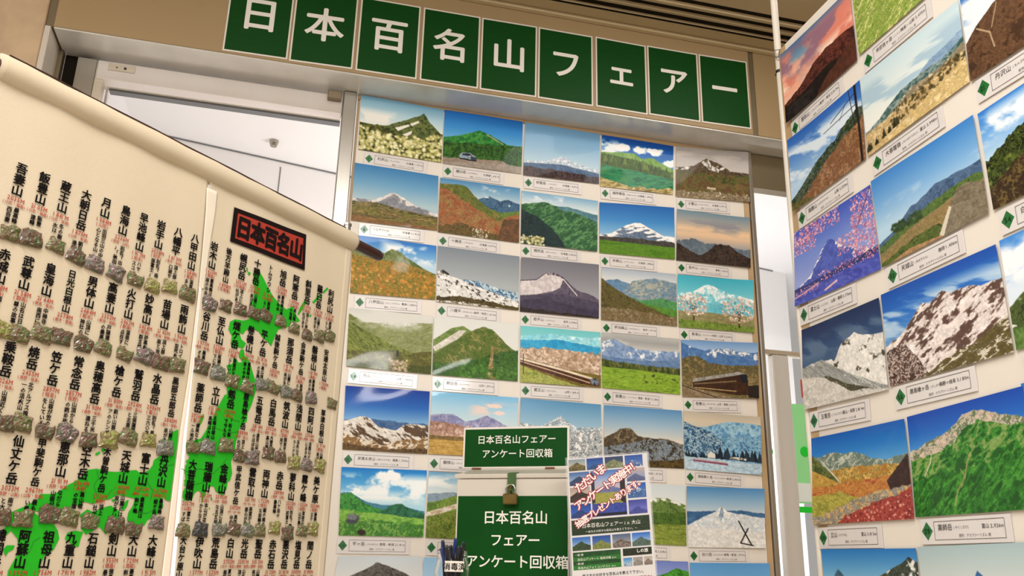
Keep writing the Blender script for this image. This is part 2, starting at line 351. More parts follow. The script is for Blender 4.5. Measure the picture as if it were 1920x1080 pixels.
@pic('W', 3, 0, 'emerald lake beneath a fir forest')
def _(p):
    p.sky('#0b4a9c', '#1f6cb8', '#5c9bd0', v1=.6); p.cloud(.85, 3, 5, .04, .45, '#f4f4f2', u1=.3)
    for u, v in ((.28, .2), (.55, .2), (.75, .18), (.95, .38)): p.blob(u, v, .12, .09, '#f5f5f3')
    p.ridge([(0, .34), (.25, .3), (.45, .28), (.55, .36), (.72, .32), (1, .5)], ['#6f9a44', '#86a95a'], 8, 8); f = [(0, .36), (.3, .38), (.6, .44), (1, .58)]
    p.ridge(f, ['#41591f', '#5c742c', '#2e4416'], 18, 10, con=3); p.firs([(0, .5), (.5, .54), (1, .66)], 90, .16, ['#4b6524', '#38511a', '#6b7f37'])
    p.ridge([(0, .58), (.5, .62), (1, .7)], ['#1d6b4a', '#2f8a5f', '#4a8a52'], 20, 4, 1.5, con=2, rough=.003); p.ridge([(0, .82), (.4, .94), (.75, .92), (1, .9)], ['#8a7a44', '#b7a36b', '#cbb98a'], 20, 6, 1.3, rough=.05)
@pic('W', 4, 0, 'grey rocky peak above moorland and a small wooden sign')
def _(p):
    p.sky('#a6a1a0', '#b9b2ae', '#cfc6c0', v1=.6); p.cloud(.5, 2, 7, 0, .3, '#c6bfba')
    p.ridge([(0, .42), (.25, .36), (.42, .2), (.6, .28), (.75, .42), (1, .44)], ['#53432f', '#6d5c43', '#453a2c'], 8, 8, .7, snow=('#dcd6d0', .62, .6, 7, 4, 1.1)); p.poly([(.34, .28), (.44, .22), (.5, .34), (.6, .4), (.58, .46), (.45, .42)], '#d8d2cc', '#6c6258', sx=16, sy=8, con=5)
    p.ridge([(0, .46), (.3, .5), (.6, .5), (1, .5)], ['#4e5a2a', '#64622f', '#7a5a3c', '#3d4a22'], 8, 9); p.ridge([(0, .6), (.3, .62), (.7, .68), (1, .64)], ['#6b4a33', '#5d5e30', '#79603d'], 6, 8)
    p.ridge([(0, .88), (.5, .86), (1, .9)], ['#8a785f', '#5f5440', '#a08d70'], 14, 14, con=4); p.speck(45, .85, .95, .016, ['#c9bfb0', '#a99b88', '#b9ad99']); p.poly([(.42, .76), (.54, .77), (.54, .81), (.42, .8)], '#c0b294'); p.poly([(.45, .8), (.51, .8), (.52, .92), (.44, .92)], '#6f6248', '#9a8a6a')
@pic('W', 0, 1, 'grey volcano with a white cap over brown fields')
def _(p):
    p.sky('#3f7db0', '#6d9fc2', '#a9c0c8', v1=.6); p.ridge([(0, .62), (.25, .6), (.4, .48), (.48, .43), (.6, .5), (.75, .62), (1, .72)], ['#7d7f86', '#8f9096'], 7, 7, .7, snow=('#d9d3cf', .42, 2.0, 8, 6, .9))
    p.ridge([(0, .66), (.3, .64), (.6, .72), (1, .76)], ['#4e4a2a', '#6d6438', '#8a7a50'], 9, 16, rough=.02); p.ridge([(0, .72), (.5, .76), (1, .8)], ['#6b6a2e', '#8c8248', '#594a2b', '#9c8250'], 2, 22, .04); p.ridge([(0, .9), (1, .96)], ['#7a5a34', '#8f6b42'], 4, 20, rough=.005)
@pic('W', 1, 1, 'orange autumn slope below a craggy ridge')
def _(p):
    p.sky('#4f86b4', '#8fb1c6', '#dfe0da', v1=.4); p.cloud(.6, 3, 6, .0, .3, '#ece9e3', u0=.5)
    p.ridge([(0, .5), (.5, .3), (.62, .22), (.75, .3), (.85, .24), (1, .3)], ['#3e5f80', '#52728c', '#2f4d6c'], 9, 7, .7, snow=('#d8dee0', .66, .6, 8, 6, .6)); p.ridge([(.0, .6), (.5, .4), (.75, .5), (1, .42)], ['#5f7a34', '#6f8440'], 8, 8)
    p.ridge([(0, .1), (.22, .08), (.32, .1), (.42, .24), (.6, .44), (.78, .58), (1, .56)], ['#5d6b2e', '#7a7c3a', '#46531f', '#8a7a40'], 9, 9, .8, con=3.2)
    p.ridge([(0, .16), (.15, .24), (.3, .36), (.5, .52), (.72, .66), (.85, .56), (1, .5)], ['#8f5636', '#b3724a', '#7d5636', '#9a7a4a'], 10, 10, .8, con=3, rough=.05); p.ridge([(0, .88), (.3, .8), (.7, .9), (1, .8)], ['#4c4a22', '#84583a', '#5f5a2b'], 14, 12, con=4, rough=.07); p.ridge([(.0, 1.2), (.7, 1.1), (.8, .62), (1, .58)], ['#5a4630', '#7a5236'], 14, 12, con=3.5); p.speck(60, .85, 1, .012, ['#cfc5b4'], .4, .62)
@pic('W', 2, 1, 'dark folded green mountain range')
def _(p):
    p.sky('#7ba7c6', '#b4c9d3', '#dfe2de', v1=.3); p.cloud(.5, 3, 6, 0, .2)
    p.ridge([(0, .3), (.3, .24), (.6, .2), (.8, .24), (1, .28)], ['#4e7886', '#5f8a8f'], 8, 6); p.ridge([(0, .26), (.2, .2), (.3, .16), (.45, .22), (.55, .3), (.62, .28), (.72, .3), (1, .44)], ['#2f5a3a', '#48794a', '#1f4630', '#5c8a58'], 16, 5, 1.0, con=4.5)
    p.ridge([(0, .36), (.2, .46), (.4, .66), (.55, .9), (.6, 1.1), (1, 1.1)], ['#1b3034', '#26403f', '#142527'], 9, 9, .7); p.speck(90, .84, 1, .025, ['#c9c08a', '#e0d9b2', '#7f7f45'], 0, .3)
@pic('W', 3, 1, 'symmetrical snow cone behind a green field')
def _(p):
    p.sky('#2465ad', '#4487c4', '#8fb9d6', v1=.65); p.ridge([(0, .64), (.15, .6), (.35, .42), (.46, .36), (.54, .36), (.66, .44), (.85, .57), (1, .58)], ['#5a6b80', '#74839a'], 8, 8, 1.2, rough=.008, snow=('#eceae8', .33, 1.5, 22, 5, 1.4))
    p.ridge([(0, .67), (.5, .66), (1, .68)], ['#3a3a36', '#565048'], 22, 14, rough=.02); p.ridge([(0, .74), (1, .78)], ['#4f7a1f', '#638a28', '#5a8024'], 2, 24, rough=.004)
@pic('W', 4, 1, 'dark rocky summit under a peach dusk sky')
def _(p):
    p.sky('#6d8796', '#a89f96', '#d8b796', '#8f9298', v1=.7); p.cloud(.6, 2, 10, .1, .4, '#8b8a90'); p.cloud(.5, 2, 9, .25, .5, '#e3bf98')
    p.ridge([(0, .62), (.2, .56), (.4, .62), (.6, .58), (1, .68)], ['#5b6874', '#6f7a84'], 6, 6, rough=.05); p.ridge([(0, .66), (.12, .74), (.3, .86), (.42, .78), (.52, .62), (.62, .6), (.72, .6), (.82, .72), (1, .84)], ['#3b2f28', '#54443a', '#2a211d'], 9, 9, .7, con=3)
@pic('W', 0, 2, 'golden autumn forest under a bald peak')
def _(p):
    p.sky('#2f74c2', '#6ba2d2', '#b5cddd', v1=.45); p.cloud(.8, 3, 5, .0, .45, '#eef0ee', u0=.3)
    p.ridge([(0, .24), (.2, .22), (.38, .26), (.46, .16), (.58, .22), (.8, .42), (1, .54)], ['#6d7a48', '#8a8f60', '#566638'], 8, 8, .5, snow=('#c9c3b0', .74, .8, 9, 9, .5)); p.ridge([(0, .32), (.3, .4), (.6, .38), (1, .54)], ['#7a742c', '#b58434', '#8f7a30', '#c8843a', '#5d6a28'], 15, 15, con=3.2, rough=.03); p.speck(260, .42, 1, .03, ['#c58a3c', '#a8752c', '#84792c', '#d19a4c'], under=[(0, .42), (1, .6)])
@pic('W', 1, 2, 'patchy snow slope under a grey sky')
def _(p):
    p.sky('#7f8791', '#949a9f', '#a7adb0', v1=.6); p.ridge([(0, .62), (.3, .56), (.5, .56), (.75, .64), (1, .7)], ['#4a7191', '#7f9db2', '#c4d0d6'], 12, 14, .2, con=4)
    p.ridge([(0, .46), (.08, .44), (.14, .5), (.4, .62), (.7, .74), (1, .86)], ['#e3e0dc', '#d2cfcb'], 6, 6, snow=('#3f332a', .58, .25, 14, 26, .5)); p.line([(.07, .44), (.13, .49)], .02, '#2f2823'); p.ridge([(0, .9), (.3, .86), (.7, .92), (1, .95)], ['#4a3f1f', '#6b5a2c', '#3a3118'], 12, 12, con=3, rough=.04); p.poly([(0, .97), (.4, .95), (1, 1.02), (0, 1.02)], '#cfcbc4', '#5c4f30', con=4)
@pic('W', 2, 2, 'broad white volcano above purple foothills')
def _(p):
    p.sky('#74737b', '#86858c', '#9b9a9f', v1=.6); p.ridge([(0, .42), (.2, .38), (.32, .24), (.46, .24), (.55, .32), (.72, .52), (.85, .56), (1, .66)], ['#5a5163', '#6d6372', '#4d4657'], 12, 6, .9, snow=None); p.poly([(0, .44), (.2, .4), (.32, .26), (.46, .26), (.54, .34), (.5, .5), (.4, .58), (.2, .66), (0, .7)], '#d6cdcc', '#c4b9ba', sx=6, sy=6); p.poly([(.3, .25), (.36, .23), (.46, .24), (.5, .3), (.42, .28), (.34, .29)], '#4f4650', '#a59aa0', con=5); p.line([(.54, .34), (.72, .62)], .008, '#ded6d4')
    p.ridge([(0, .72), (.2, .68), (.4, .62), (.6, .62), (1, .72)], ['#4a4355', '#544c60'], 6, 6); p.ridge([(0, .8), (.25, .72), (.34, .68), (.45, .76), (1, .86)], ['#3f394b', '#484155'], 6, 6); p.ridge([(0, .92), (1, .98)], ['#2b211f', '#3b2f2b'], 20, 10, rough=.04)
@pic('W', 3, 2, 'grey cliffs over a deep green valley')
def _(p):
    p.sky('#a3aebb', '#c4c8cb', '#d8d6d2', v1=.3); p.ridge([(0, .26), (.2, .2), (.35, .26), (.5, .3)], ['#5d7f9f', '#6e8da8'], 8, 6); p.ridge([(.0, .8), (.3, .42), (.4, .22), (.55, .16), (.7, .12), (.85, .14), (1, .2)], ['#6f8a9c', '#8fa0a8', '#54708a', '#a5a79c'], 12, 5, 1.0, con=4); p.ridge([(0, .5), (.3, .5), (.5, .58), (.8, .5), (1, .56)], ['#4d8a5a', '#5f9a5c', '#3d7048'], 9, 8); p.ridge([(0, .7), (.5, .62), (1, .7)], ['#4f7d33', '#63903c'], 9, 9)
    p.ridge([(0, .2), (.2, .4), (.4, .55), (.6, .68), (.8, .78), (1, .86)], ['#5b5a2c', '#74683c', '#6a4f38', '#4b4a24'], 13, 13, .4, con=3.5, rough=.03); p.ridge([(0, .75), (.4, .76), (1, .84)], ['#7a6547', '#5f5a30', '#94806a'], 18, 16, con=4, rough=.05)
@pic('W', 4, 2, 'pair of blossoming cherry trees by a pale snow mountain')
def _(p):
    p.sky('#3fa9bd', '#67bccb', '#a5d3d6', v1=.55); p.ridge([(0, .36), (.2, .3), (.36, .16), (.42, .14), (.55, .22), (.8, .32), (1, .38)], ['#6fc0cf', '#8ecbd4'], 7, 6, snow=('#e8ebe8', .5, .4, 8, 8, .8)); p.poly([(.36, .2), (.43, .17), (.6, .3), (.72, .38), (.5, .42), (.42, .32)], '#eceeec', '#a5d2d8', con=3)
    p.ridge([(0, .5), (1, .5)], ['#5fb3c4', '#78bfca'], 5, 5); p.ridge([(0, .68), (1, .7)], ['#8a7a5c', '#7f8a50', '#a59070'], 12, 20); p.ridge([(0, .84), (1, .9)], ['#6f8a35', '#87984a', '#566f28'], 12, 16)
    C = ['#d3b5a6', '#e2cabd', '#b89a8a', '#c7a898', '#efdcd0']; p.cherry(.2, .56, .26, C); p.cherry(.8, .6, .3, C)
@pic('W', 0, 3, 'misty green valley with a lone hiker')
def _(p):
    p.sky('#c8c8c2', '#d6d4cc', '#b5b99a', v1=.4); p.ridge([(0, .1), (.3, .3), (.6, .5), (1, .62)], ['#6f7a3c', '#8a9150', '#5d6a30'], 4, 16, .7, con=2.5, fade=None); p.ridge([(.3, .22), (.7, .16), (1, .14)], ['#8f9466', '#7d8550'], 4, 14, -.4); p.cloud(.9, 1.5, 4, -.2, .34, '#d2d0c8'); p.ridge([(0, .22), (.2, .36), (.5, .56), (.8, .68), (1, .7)], ['#5d6b2b', '#77803c', '#8e9448', '#4e5a24'], 4, 18, .75, con=2.6)
    p.ridge([(0, .74), (.4, .68), (.7, .68), (1, .62)], ['#5a5a28', '#6f5f35', '#4d5523', '#7a7a3a'], 10, 14, con=3, rough=.03); p.ridge([(0, .9), (.4, .86), (.6, .92), (1, .85)], ['#4c5522', '#3d441b', '#66692f'], 14, 14, con=3, rough=.04); p.speck(60, .8, 1, .028, ['#b9a48a', '#9a8670', '#c7b49c'], .5, .72); p.line([(.59, .66), (.59, .74)], .018, '#2a2522')
@pic('W', 1, 3, 'grassy ridge with a footpath climbing to a peak')
def _(p):
    p.sky('#d5d5d0', '#dcdbd5'); p.ridge([(0, .4), (.2, .18), (.34, .12), (.5, .24), (1, .5)], ['#62793a', '#7d9150'], 8, 8); p.poly([(0, .52), (.3, .2), (.38, .2), (.28, .36), (.02, .6)], '#d9d5cc', '#c7bfb0')
    p.ridge([(0, .66), (.3, .34), (.45, .18), (.6, .1), (.68, .13), (.85, .36), (1, .52)], ['#55692a', '#6d7c38', '#465824', '#86854a'], 7, 10, .9, con=3); p.ridge([(0, .8), (.4, .74), (.7, .56), (1, .46)], ['#3d5f26', '#507a30', '#2f4d1e'], 12, 12, con=3.4, rough=.04); p.poly([(.68, .42), (.71, .43), (.7, .7), (.74, 1), (.62, 1), (.66, .7)], '#9a7f55', '#7a6a3c', '#b29a70'); p.speck(150, .78, 1, .03, ['#4a742e', '#5c8a3a', '#3a6024'], .3, 1)
@pic('W', 2, 3, 'train curving past a band of blossoming trees')
def _(p):
    p.sky('#6fc0c4', '#8ecfcf', v1=.3); p.ridge([(0, .18), (.4, .1), (.7, .12), (1, .1)], ['#7ec6d6', '#a5d8de'], 6, 8, snow=('#d9eef0', .6, .4, 8, 8, .5)); p.ridge([(0, .26), (.5, .2), (1, .3)], ['#2f96c4', '#44a4cc'], 4, 8); p.ridge([(0, .4), (.3, .36), (.6, .38), (1, .42)], ['#a58a70', '#c9ae96', '#8f755c', '#d9c4ae'], 14, 12, con=3, rough=.04); p.speck(260, .4, .66, .03, ['#cdb39c', '#b89a82', '#e0cbb8', '#9c8068'])
    p.ridge([(0, .6), (.4, .72), (1, .78)], ['#6b5a2c', '#837238'], 14, 14); p.poly([(0, .56), (.3, .64), (.8, .8), (.98, .88), (.98, .98), (.75, .96), (.3, .8), (0, .68)], '#5d3a2a', '#4a2d22'); p.line([(0, .585), (.4, .7), (.88, .85)], .02, '#dccbb0'); p.line([(0, .63), (.4, .77), (.86, .93)], .008, '#cdb79a'); p.poly([(.86, .86), (.93, .84), (.98, .9), (.96, .96), (.88, .95)], '#3a3f48', '#7f8a94'); p.ridge([(0, .7), (.3, .84), (.6, .96), (1, 1.1)], ['#9aa050', '#b9b868', '#7f8a3c'], 16, 16, con=3); p.line([(.04, .5), (.04, .85)], .006, '#3a332c')
@pic('W', 3, 3, 'wide green meadow before snowy blue hills')
def _(p):
    p.sky('#b0b0ac', '#c4c0ba', v1=.3); p.cloud(.7, 3, 6, 0, .25, '#9c9c9c'); p.ridge([(0, .18), (.15, .1), (.3, .2), (.5, .26), (.75, .26), (1, .24)], ['#6f8ab2', '#8ea3c2'], 7, 8, .5, snow=('#d9dcde', .56, .6, 9, 9, .6)); p.ridge([(0, .42), (.5, .46), (1, .4)], ['#5d7ba6', '#6f88a8'], 5, 10); p.ridge([(0, .48), (.5, .54), (1, .54)], ['#3f4f2a', '#5a6434', '#7a7850'], 18, 12, con=3, rough=.02); p.firs([(0, .62), (1, .66)], 60, .12, ['#4e5a28', '#61692f', '#3d4720']); p.ridge([(0, .62), (1, .66)], ['#7fa032', '#95b040', '#6b8c2a'], 3, 20); p.speck(26, .7, .85, .016, ['#3d3a24'], .5, 1)
@pic('W', 4, 3, 'brown train rounding a bend below snowy ridges')
def _(p):
    p.sky('#6f95c4', '#a4bcd6', v1=.2); p.ridge([(0, .04), (.15, .12), (.3, .18), (.5, .12), (.7, .2), (1, .18)], ['#4a70a4', '#5c80ae'], 6, 6, snow=('#dfe0e0', .6, .5, 9, 6, .6)); p.poly([(.45, .18), (.6, .12), (.9, .2), (.95, .26), (.6, .24)], '#e4e2de', '#5f7da8', con=4); p.ridge([(0, .34), (.1, .28), (.2, .26), (.35, .4), (.6, .42), (1, .4)], ['#6b5f44', '#4c4d2c', '#8a7650'], 13, 12, con=3, rough=.03); p.ridge([(0, .6), (1, .56)], ['#7d6c48', '#5a5430', '#94805c'], 13, 16)
    p.poly([(.14, .7), (.75, .56), (.85, .58), (.87, .94), (.7, .95), (.14, .84)], '#4a3020', '#3a2418'); p.poly([(.14, .68), (.75, .53), (.84, .56), (.7, .6), (.14, .74)], '#a5a29c', '#8a857c'); p.poly([(.76, .58), (.85, .58), (.86, .72), (.77, .72)], '#20242c'); p.line([(.16, .77), (.7, .7)], .012, '#7d6a50'); p.line([(.16, .83), (.7, .88)], .008, '#b09a6a'); p.poly([(0, .78), (.14, .84), (.7, 1), (0, 1)], '#7d6a50', '#9a866a'); p.line([(0, .8), (.45, 1)], .008, '#3f332a'); p.poly([(.86, .78), (1, .76), (1, 1), (.86, .98)], '#2c2420')
@pic('W', 0, 4, 'snowy brown basin under a deep blue sky')
def _(p):
    p.sky('#0f3f94', '#2a66b2', '#8fb6d6', v1=.58); p.ridge([(0, .54), (.3, .5), (.6, .52), (1, .54)], ['#3e5c88', '#55739a'], 6, 10); p.ridge([(0, .56), (.2, .46), (.3, .5), (.4, .62), (.6, .66), (.7, .58), (.8, .54), (1, .56)], ['#ded8d0', '#cfc7bc'], 6, 6, snow=('#5d4630', .55, -.2, 6, 18, .5)); p.ridge([(0, .74), (.25, .82), (.45, .9), (.7, .8), (1, .76)], ['#8a6a42', '#6b4f30', '#c2a47a', '#d8cdbc'], 6, 12, -.3, con=4, rough=.04); p.ridge([(0, .9), (.5, .96), (1, .92)], ['#5c4426', '#7a5e38', '#4a3820'], 9, 14, con=3)
@pic('W', 1, 4, 'violet mountains behind blossom and a tan field')
def _(p):
    p.sky('#79b4d8', '#a3c8dc', '#c3d4d8', v1=.45); p.cloud(.5, 2.5, 8, .08, .4, '#e2cdc4', u0=.4); p.blob(.72, .17, .12, .05, '#e6cfc4'); p.blob(.78, .28, .1, .04, '#e4d0c8')
    p.ridge([(0, .38), (.15, .34), (.25, .34), (.4, .46), (.5, .42), (.64, .33), (.72, .38), (.9, .5), (1, .5)], ['#7d7fa6', '#9290b2', '#a5a2bb'], 9, 8, .7); p.ridge([(0, .48), (.3, .5), (.5, .56), (1, .5)], ['#a07a6a', '#c09a88', '#8a6654'], 15, 14, con=3, rough=.04); p.speck(160, .48, .72, .028, ['#c7a494', '#ab8676', '#d6b8a8'], under=[(0, .52), (1, .55)]); p.ridge([(0, .7), (1, .72)], ['#6f5a30', '#8a6f3e'], 18, 14); p.ridge([(0, .76), (1, .78)], ['#b8924a', '#c7a45c', '#a8843e'], 2, 26)
@pic('W', 2, 4, 'rocky snow summit half hidden by the collection box')
def _(p):
    p.sky('#5c91b8', '#86aec8', '#b0c6d0', v1=.55); p.ridge([(0, .4), (.25, .44), (.4, .32), (.48, .24), (.56, .32), (.7, .42), (1, .38)], ['#c9d0d4', '#5f7486', '#8f9fac', '#e4e4e2'], 12, 9, .6, con=4); p.ridge([(0, .58), (.4, .56), (.7, .48), (1, .44)], ['#e2e0dc', '#3f4a54', '#c9c8c6', '#8d969c', '#dcdad6'], 9, 6, .8, con=2.6, rough=.03)
@pic('W', 3, 4, 'dark craggy hill with snow under a clear evening sky')
def _(p):
    p.sky('#5a8cb8', '#9ab4c6', '#dcd0c0', v1=.6); p.ridge([(0, .54), (.12, .46), (.2, .38), (.32, .36), (.42, .48), (.55, .5), (.8, .52), (1, .6)], ['#4a4032', '#6d6048', '#3a3228', '#8a7a60'], 10, 9, .6, con=3.4); p.ridge([(0, .7), (.3, .62), (.6, .52), (.8, .54), (1, .62)], ['#7d8a98', '#54524a', '#aab2b8', '#3f3a32'], 9, 11, .5, con=4); p.ridge([(0, .86), (.3, .84), (.6, .9), (1, .84)], ['#4f4226', '#6b5730', '#3d321e'], 10, 10)
@pic('W', 4, 4, 'blue winter mountains over a snowy village')
def _(p):
    p.sky('#b8ae9e', '#cdbfa8', '#c4bcae', v1=.3); p.ridge([(0, .3), (.3, .24), (.55, .14), (.8, .12), (1, .16)], ['#5f92b8', '#7daac6', '#9fc0d0'], 9, 8, .6, con=3); p.ridge([(0, .18), (.12, .24), (.3, .3), (.5, .46), (.7, .62), (1, .6)], ['#2f5574', '#8fb4c8', '#c9d8dc', '#41698a'], 14, 12, .7, con=4.5, rough=.03); p.ridge([(.0, .9), (.4, .7), (.6, .4), (.8, .36), (1, .36)], ['#4a7ea6', '#a5c4d2', '#6d9cbc'], 13, 10, .8, con=3.6); p.firs([(0, .76), (1, .8)], 40, .2, ['#1d2c38', '#2a3c48', '#16242e'], .45, 1); p.firs([(0, .78), (1, .8)], 25, .12, ['#1d2c38', '#22323c'], 0, .5)
    p.ridge([(0, .78), (1, .82)], ['#aac2d2', '#c2d2dc', '#93b2c6'], 4, 14); p.poly([(.3, .72), (.34, .66), (.4, .72), (.4, .78), (.3, .78)], '#d9d3c8'); p.poly([(.6, .73), (.8, .74), (.8, .78), (.58, .77)], '#d8d8d4', '#6a5c50', con=5); p.line([(.12, .84), (.55, .87)], .016, '#8a4a62'); p.line([(.12, .81), (.55, .84)], .008, '#b7a7a2')
@pic('W', 0, 5, 'sunlit green highland with a boulder and white clouds')
def _(p):
    p.sky('#1f7cc8', '#5aa5d8', '#a9d0e0', v1=.5); p.cloud(.8, 3, 5, .05, .5, '#f0f2f0'); p.blob(.58, .1, .2, .1, '#f2f3f1'); p.cloud(.9, 2.5, 6, .32, .55, '#eef0ee')
    p.ridge([(0, .38), (.12, .36), (.3, .5), (.45, .54), (.7, .54), (1, .62)], ['#3a6f7d', '#5089a0'], 7, 8); p.ridge([(0, .4), (.12, .38), (.28, .52), (.45, .6), (1, .7)], ['#3f8a3a', '#57a04a', '#2f7030'], 8, 8, con=3); p.ridge([(.0, .9), (.5, .62), (.6, .54), (.72, .52), (.85, .6), (1, .66)], ['#2f6b4a', '#3f8058', '#255a44'], 10, 8, 1., con=3.6); p.ridge([(0, .62), (.4, .66), (1, .74)], ['#7fae4a', '#94bd58', '#5f963a'], 5, 14, con=3); p.ridge([(0, .82), (.4, .76), (1, .82)], ['#3f7a2f', '#5c9440', '#2f6026', '#7aa850'], 15, 15, con=3.5, rough=.03)
    p.blob(.17, .76, .1, .1, '#4b4d52'); p.blob(.15, .73, .07, .05, '#75787c'); p.blob(.26, .95, .06, .05, '#3a2c26')
@pic('W', 1, 5, 'grassy hill crossed by a pale path with snow')
def _(p):
    p.sky('#6aa0c6', '#bcd0d8', '#dcdcd6', v1=.4); p.cloud(.7, 2, 7, 0, .3, '#e8e8e4'); p.ridge([(0, .34), (.3, .3), (.6, .4)], ['#7f93a4', '#8fa0ac'], 5, 5); p.ridge([(0, .48), (.3, .36), (.6, .28), (1, .3)], ['#6d8a3a', '#83994a', '#58752e'], 7, 9, .7); p.poly([(0, .62), (.35, .46), (.42, .5), (.1, .66), (0, .7)], '#b59f80', '#d8d0c2'); p.ridge([(0, .68), (.4, .56), (1, .5)], ['#63762a', '#7d8c38', '#8a9048', '#4f6222'], 12, 14, .6, con=3.2)
@pic('W', 3, 5, 'green marsh before a mountain streaked with late snow')
def _(p):
    p.sky('#c6d0d4', '#d6d9d6', v1=.3); p.ridge([(0, .4), (.4, .36), (.6, .24), (.75, .22), (1, .34)], ['#5f7a3c', '#76894a', '#48622e'], 7, 7, .5, snow=('#dcdcd6', .5, 1.6, 9, 9, .5)); p.ridge([(0, .5), (1, .46)], ['#47652a', '#5f7a34', '#3a5522'], 16, 12, con=3); p.ridge([(0, .68), (1, .66)], ['#7a8a3a', '#939c4c', '#697c30'], 3, 22)
@pic('W', 4, 5, 'white snow horn with two crossed poles in the snow')
def _(p):
    p.sky('#4f86b8', '#8fb0c8', '#cfd2d2', v1=.5); p.ridge([(0, .42), (.4, .4), (.7, .38), (1, .42)], ['#3a5f88', '#4a6f94'], 6, 10); p.ridge([(0, .64), (.2, .5), (.36, .42), (.44, .3), (.52, .4), (.7, .44), (.85, .48), (1, .5)], ['#e0dedb', '#b9c3cc', '#d2d3d2'], 9, 8, .9, con=3); p.poly([(.4, .5), (.44, .3), (.47, .42), (.44, .56)], '#7f93a6', '#a9b6c0'); p.ridge([(0, .66), (.5, .7), (.7, .74), (1, .74)], ['#dedbd6', '#d2cfca'], 3, 8); p.line([(.66, .56), (.82, .95)], .012, '#241f22'); p.line([(.78, .68), (.68, .92)], .012, '#241f22'); p.line([(.68, .92), (.84, .96)], .01, '#241f22')
@pic('W', 0, 6, 'dark grey double summit on a pale sky')
def _(p):
    p.sky('#c3ccd2', '#d3d4d2', v1=.3); p.ridge([(0, .4), (.2, .26), (.38, .16), (.45, .08), (.56, .12), (.7, .18), (.9, .32), (1, .36)], ['#5a5550', '#706a62', '#47423f'], 9, 9, .8, con=3)
@pic('W', 1, 6, 'hazy sky above low hills beside the pen jar')
def _(p): p.sky('#8fb8d8', '#bcd0dc', v1=.6); p.ridge([(0, .6), (.5, .5), (1, .55)], ['#6b8a5a', '#7f9868'])
@pic('W', 3, 6, 'bright green mountainside under a violet sky')
def _(p): p.sky('#6f7fc0', '#a5aed0', v1=.4); p.ridge([(0, .3), (.3, .14), (.5, .26), (.7, .2), (.85, .1), (1, .16)], ['#3f8a2c', '#58a03c', '#2f6f22'], 9, 9, .7, con=3)
@pic('W', 4, 6, 'plain clear blue sky at the foot of the board')
def _(p): p.sky('#5a96cc', '#7fb0d6', v1=.5); p.ridge([(0, .7), (1, .62)], ['#5a7a4a', '#6c8a58'])

# ---- prints on the side board: column, row
@pic('R', 0, 0, 'pink sunset cloud over a dark ridge', 168, 120)
def _(p):
    p.sky('#3f6f9a', '#7a94a8', '#c99a8c', '#e8c4ac', v1=.75); p.cloud(.95, 2.2, 3.5, .0, .7, '#d9806c', ang=.3); p.cloud(.7, 3, 5, .2, .75, '#e8a58c', ang=.3); p.cloud(.6, 3, 5, .0, .5, '#8f6a7c')
    p.cloud(.5, 3, 6, .35, .8, '#f0d5bc'); p.ridge([(0, .74), (.25, .66), (.45, .52), (.65, .48), (.85, .5), (1, .52)], ['#4a2420', '#6d3a30', '#3a1c1a'], 7, 7, .4); p.ridge([(0, .78), (.3, .78), (.6, .72), (1, .78)], ['#1d1416', '#2a1d1e', '#120d0f'], 9, 9); p.ridge([(.3, 1.1), (.6, .86), (1, .66)], ['#5a3428', '#4a2c22'], 12, 8)
@pic('R', 1, 0, 'steep yellow-green grass slope', 168, 120)
def _(p): p.sky('#8db4d4', '#c5d4dc', v1=.3); p.ridge([(0, .1), (.5, .2), (1, .3)], ['#7d9440', '#a3b35c', '#5f7a2c', '#c2c478'], 24, 7, 1.0, con=3); p.poly([(.6, .2), (.72, .3), (.6, .7), (.5, .6)], '#d0c888', '#b5b868')
@pic('R', 0, 1, 'rocky dark green ridge above bare brown woods', 168, 120)
def _(p):
    p.sky('#2a5fae', '#5f8cc6', '#a9c2d8', v1=.7); p.cloud(.8, 2, 6, .1, .75, '#d5dee4', ang=.3); p.ridge([(0, .86), (.2, .72), (.4, .56), (.6, .5), (.8, .36), (1, .32)], ['#26391f', '#3f5230', '#6f7468', '#1d2c1c'], 13, 9, 1.0, con=4, rough=.04); p.ridge([(0, .98), (.25, .86), (.5, .66), (.75, .54), (1, .46)], ['#7a5436', '#8f6544', '#5f402a', '#a07a58'], 18, 12, .6, con=3.4, rough=.03)
    p.ridge([(0, .9), (.2, .94), (.4, 1.05), (1, 1.1)], ['#4f4a26', '#6b6232'], 14, 14, con=3); p.line([(.93, 0), (.96, 1)], .02, '#241a18'); p.line([(.93, .1), (.6, .24)], .006, '#2a2226'); p.line([(.94, .25), (.5, .3)], .005, '#2a2226'); p.line([(.8, .15), (.72, .3)], .004, '#2a2226'); p.line([(.85, 0), (.9, .5)], .006, '#2a2226')
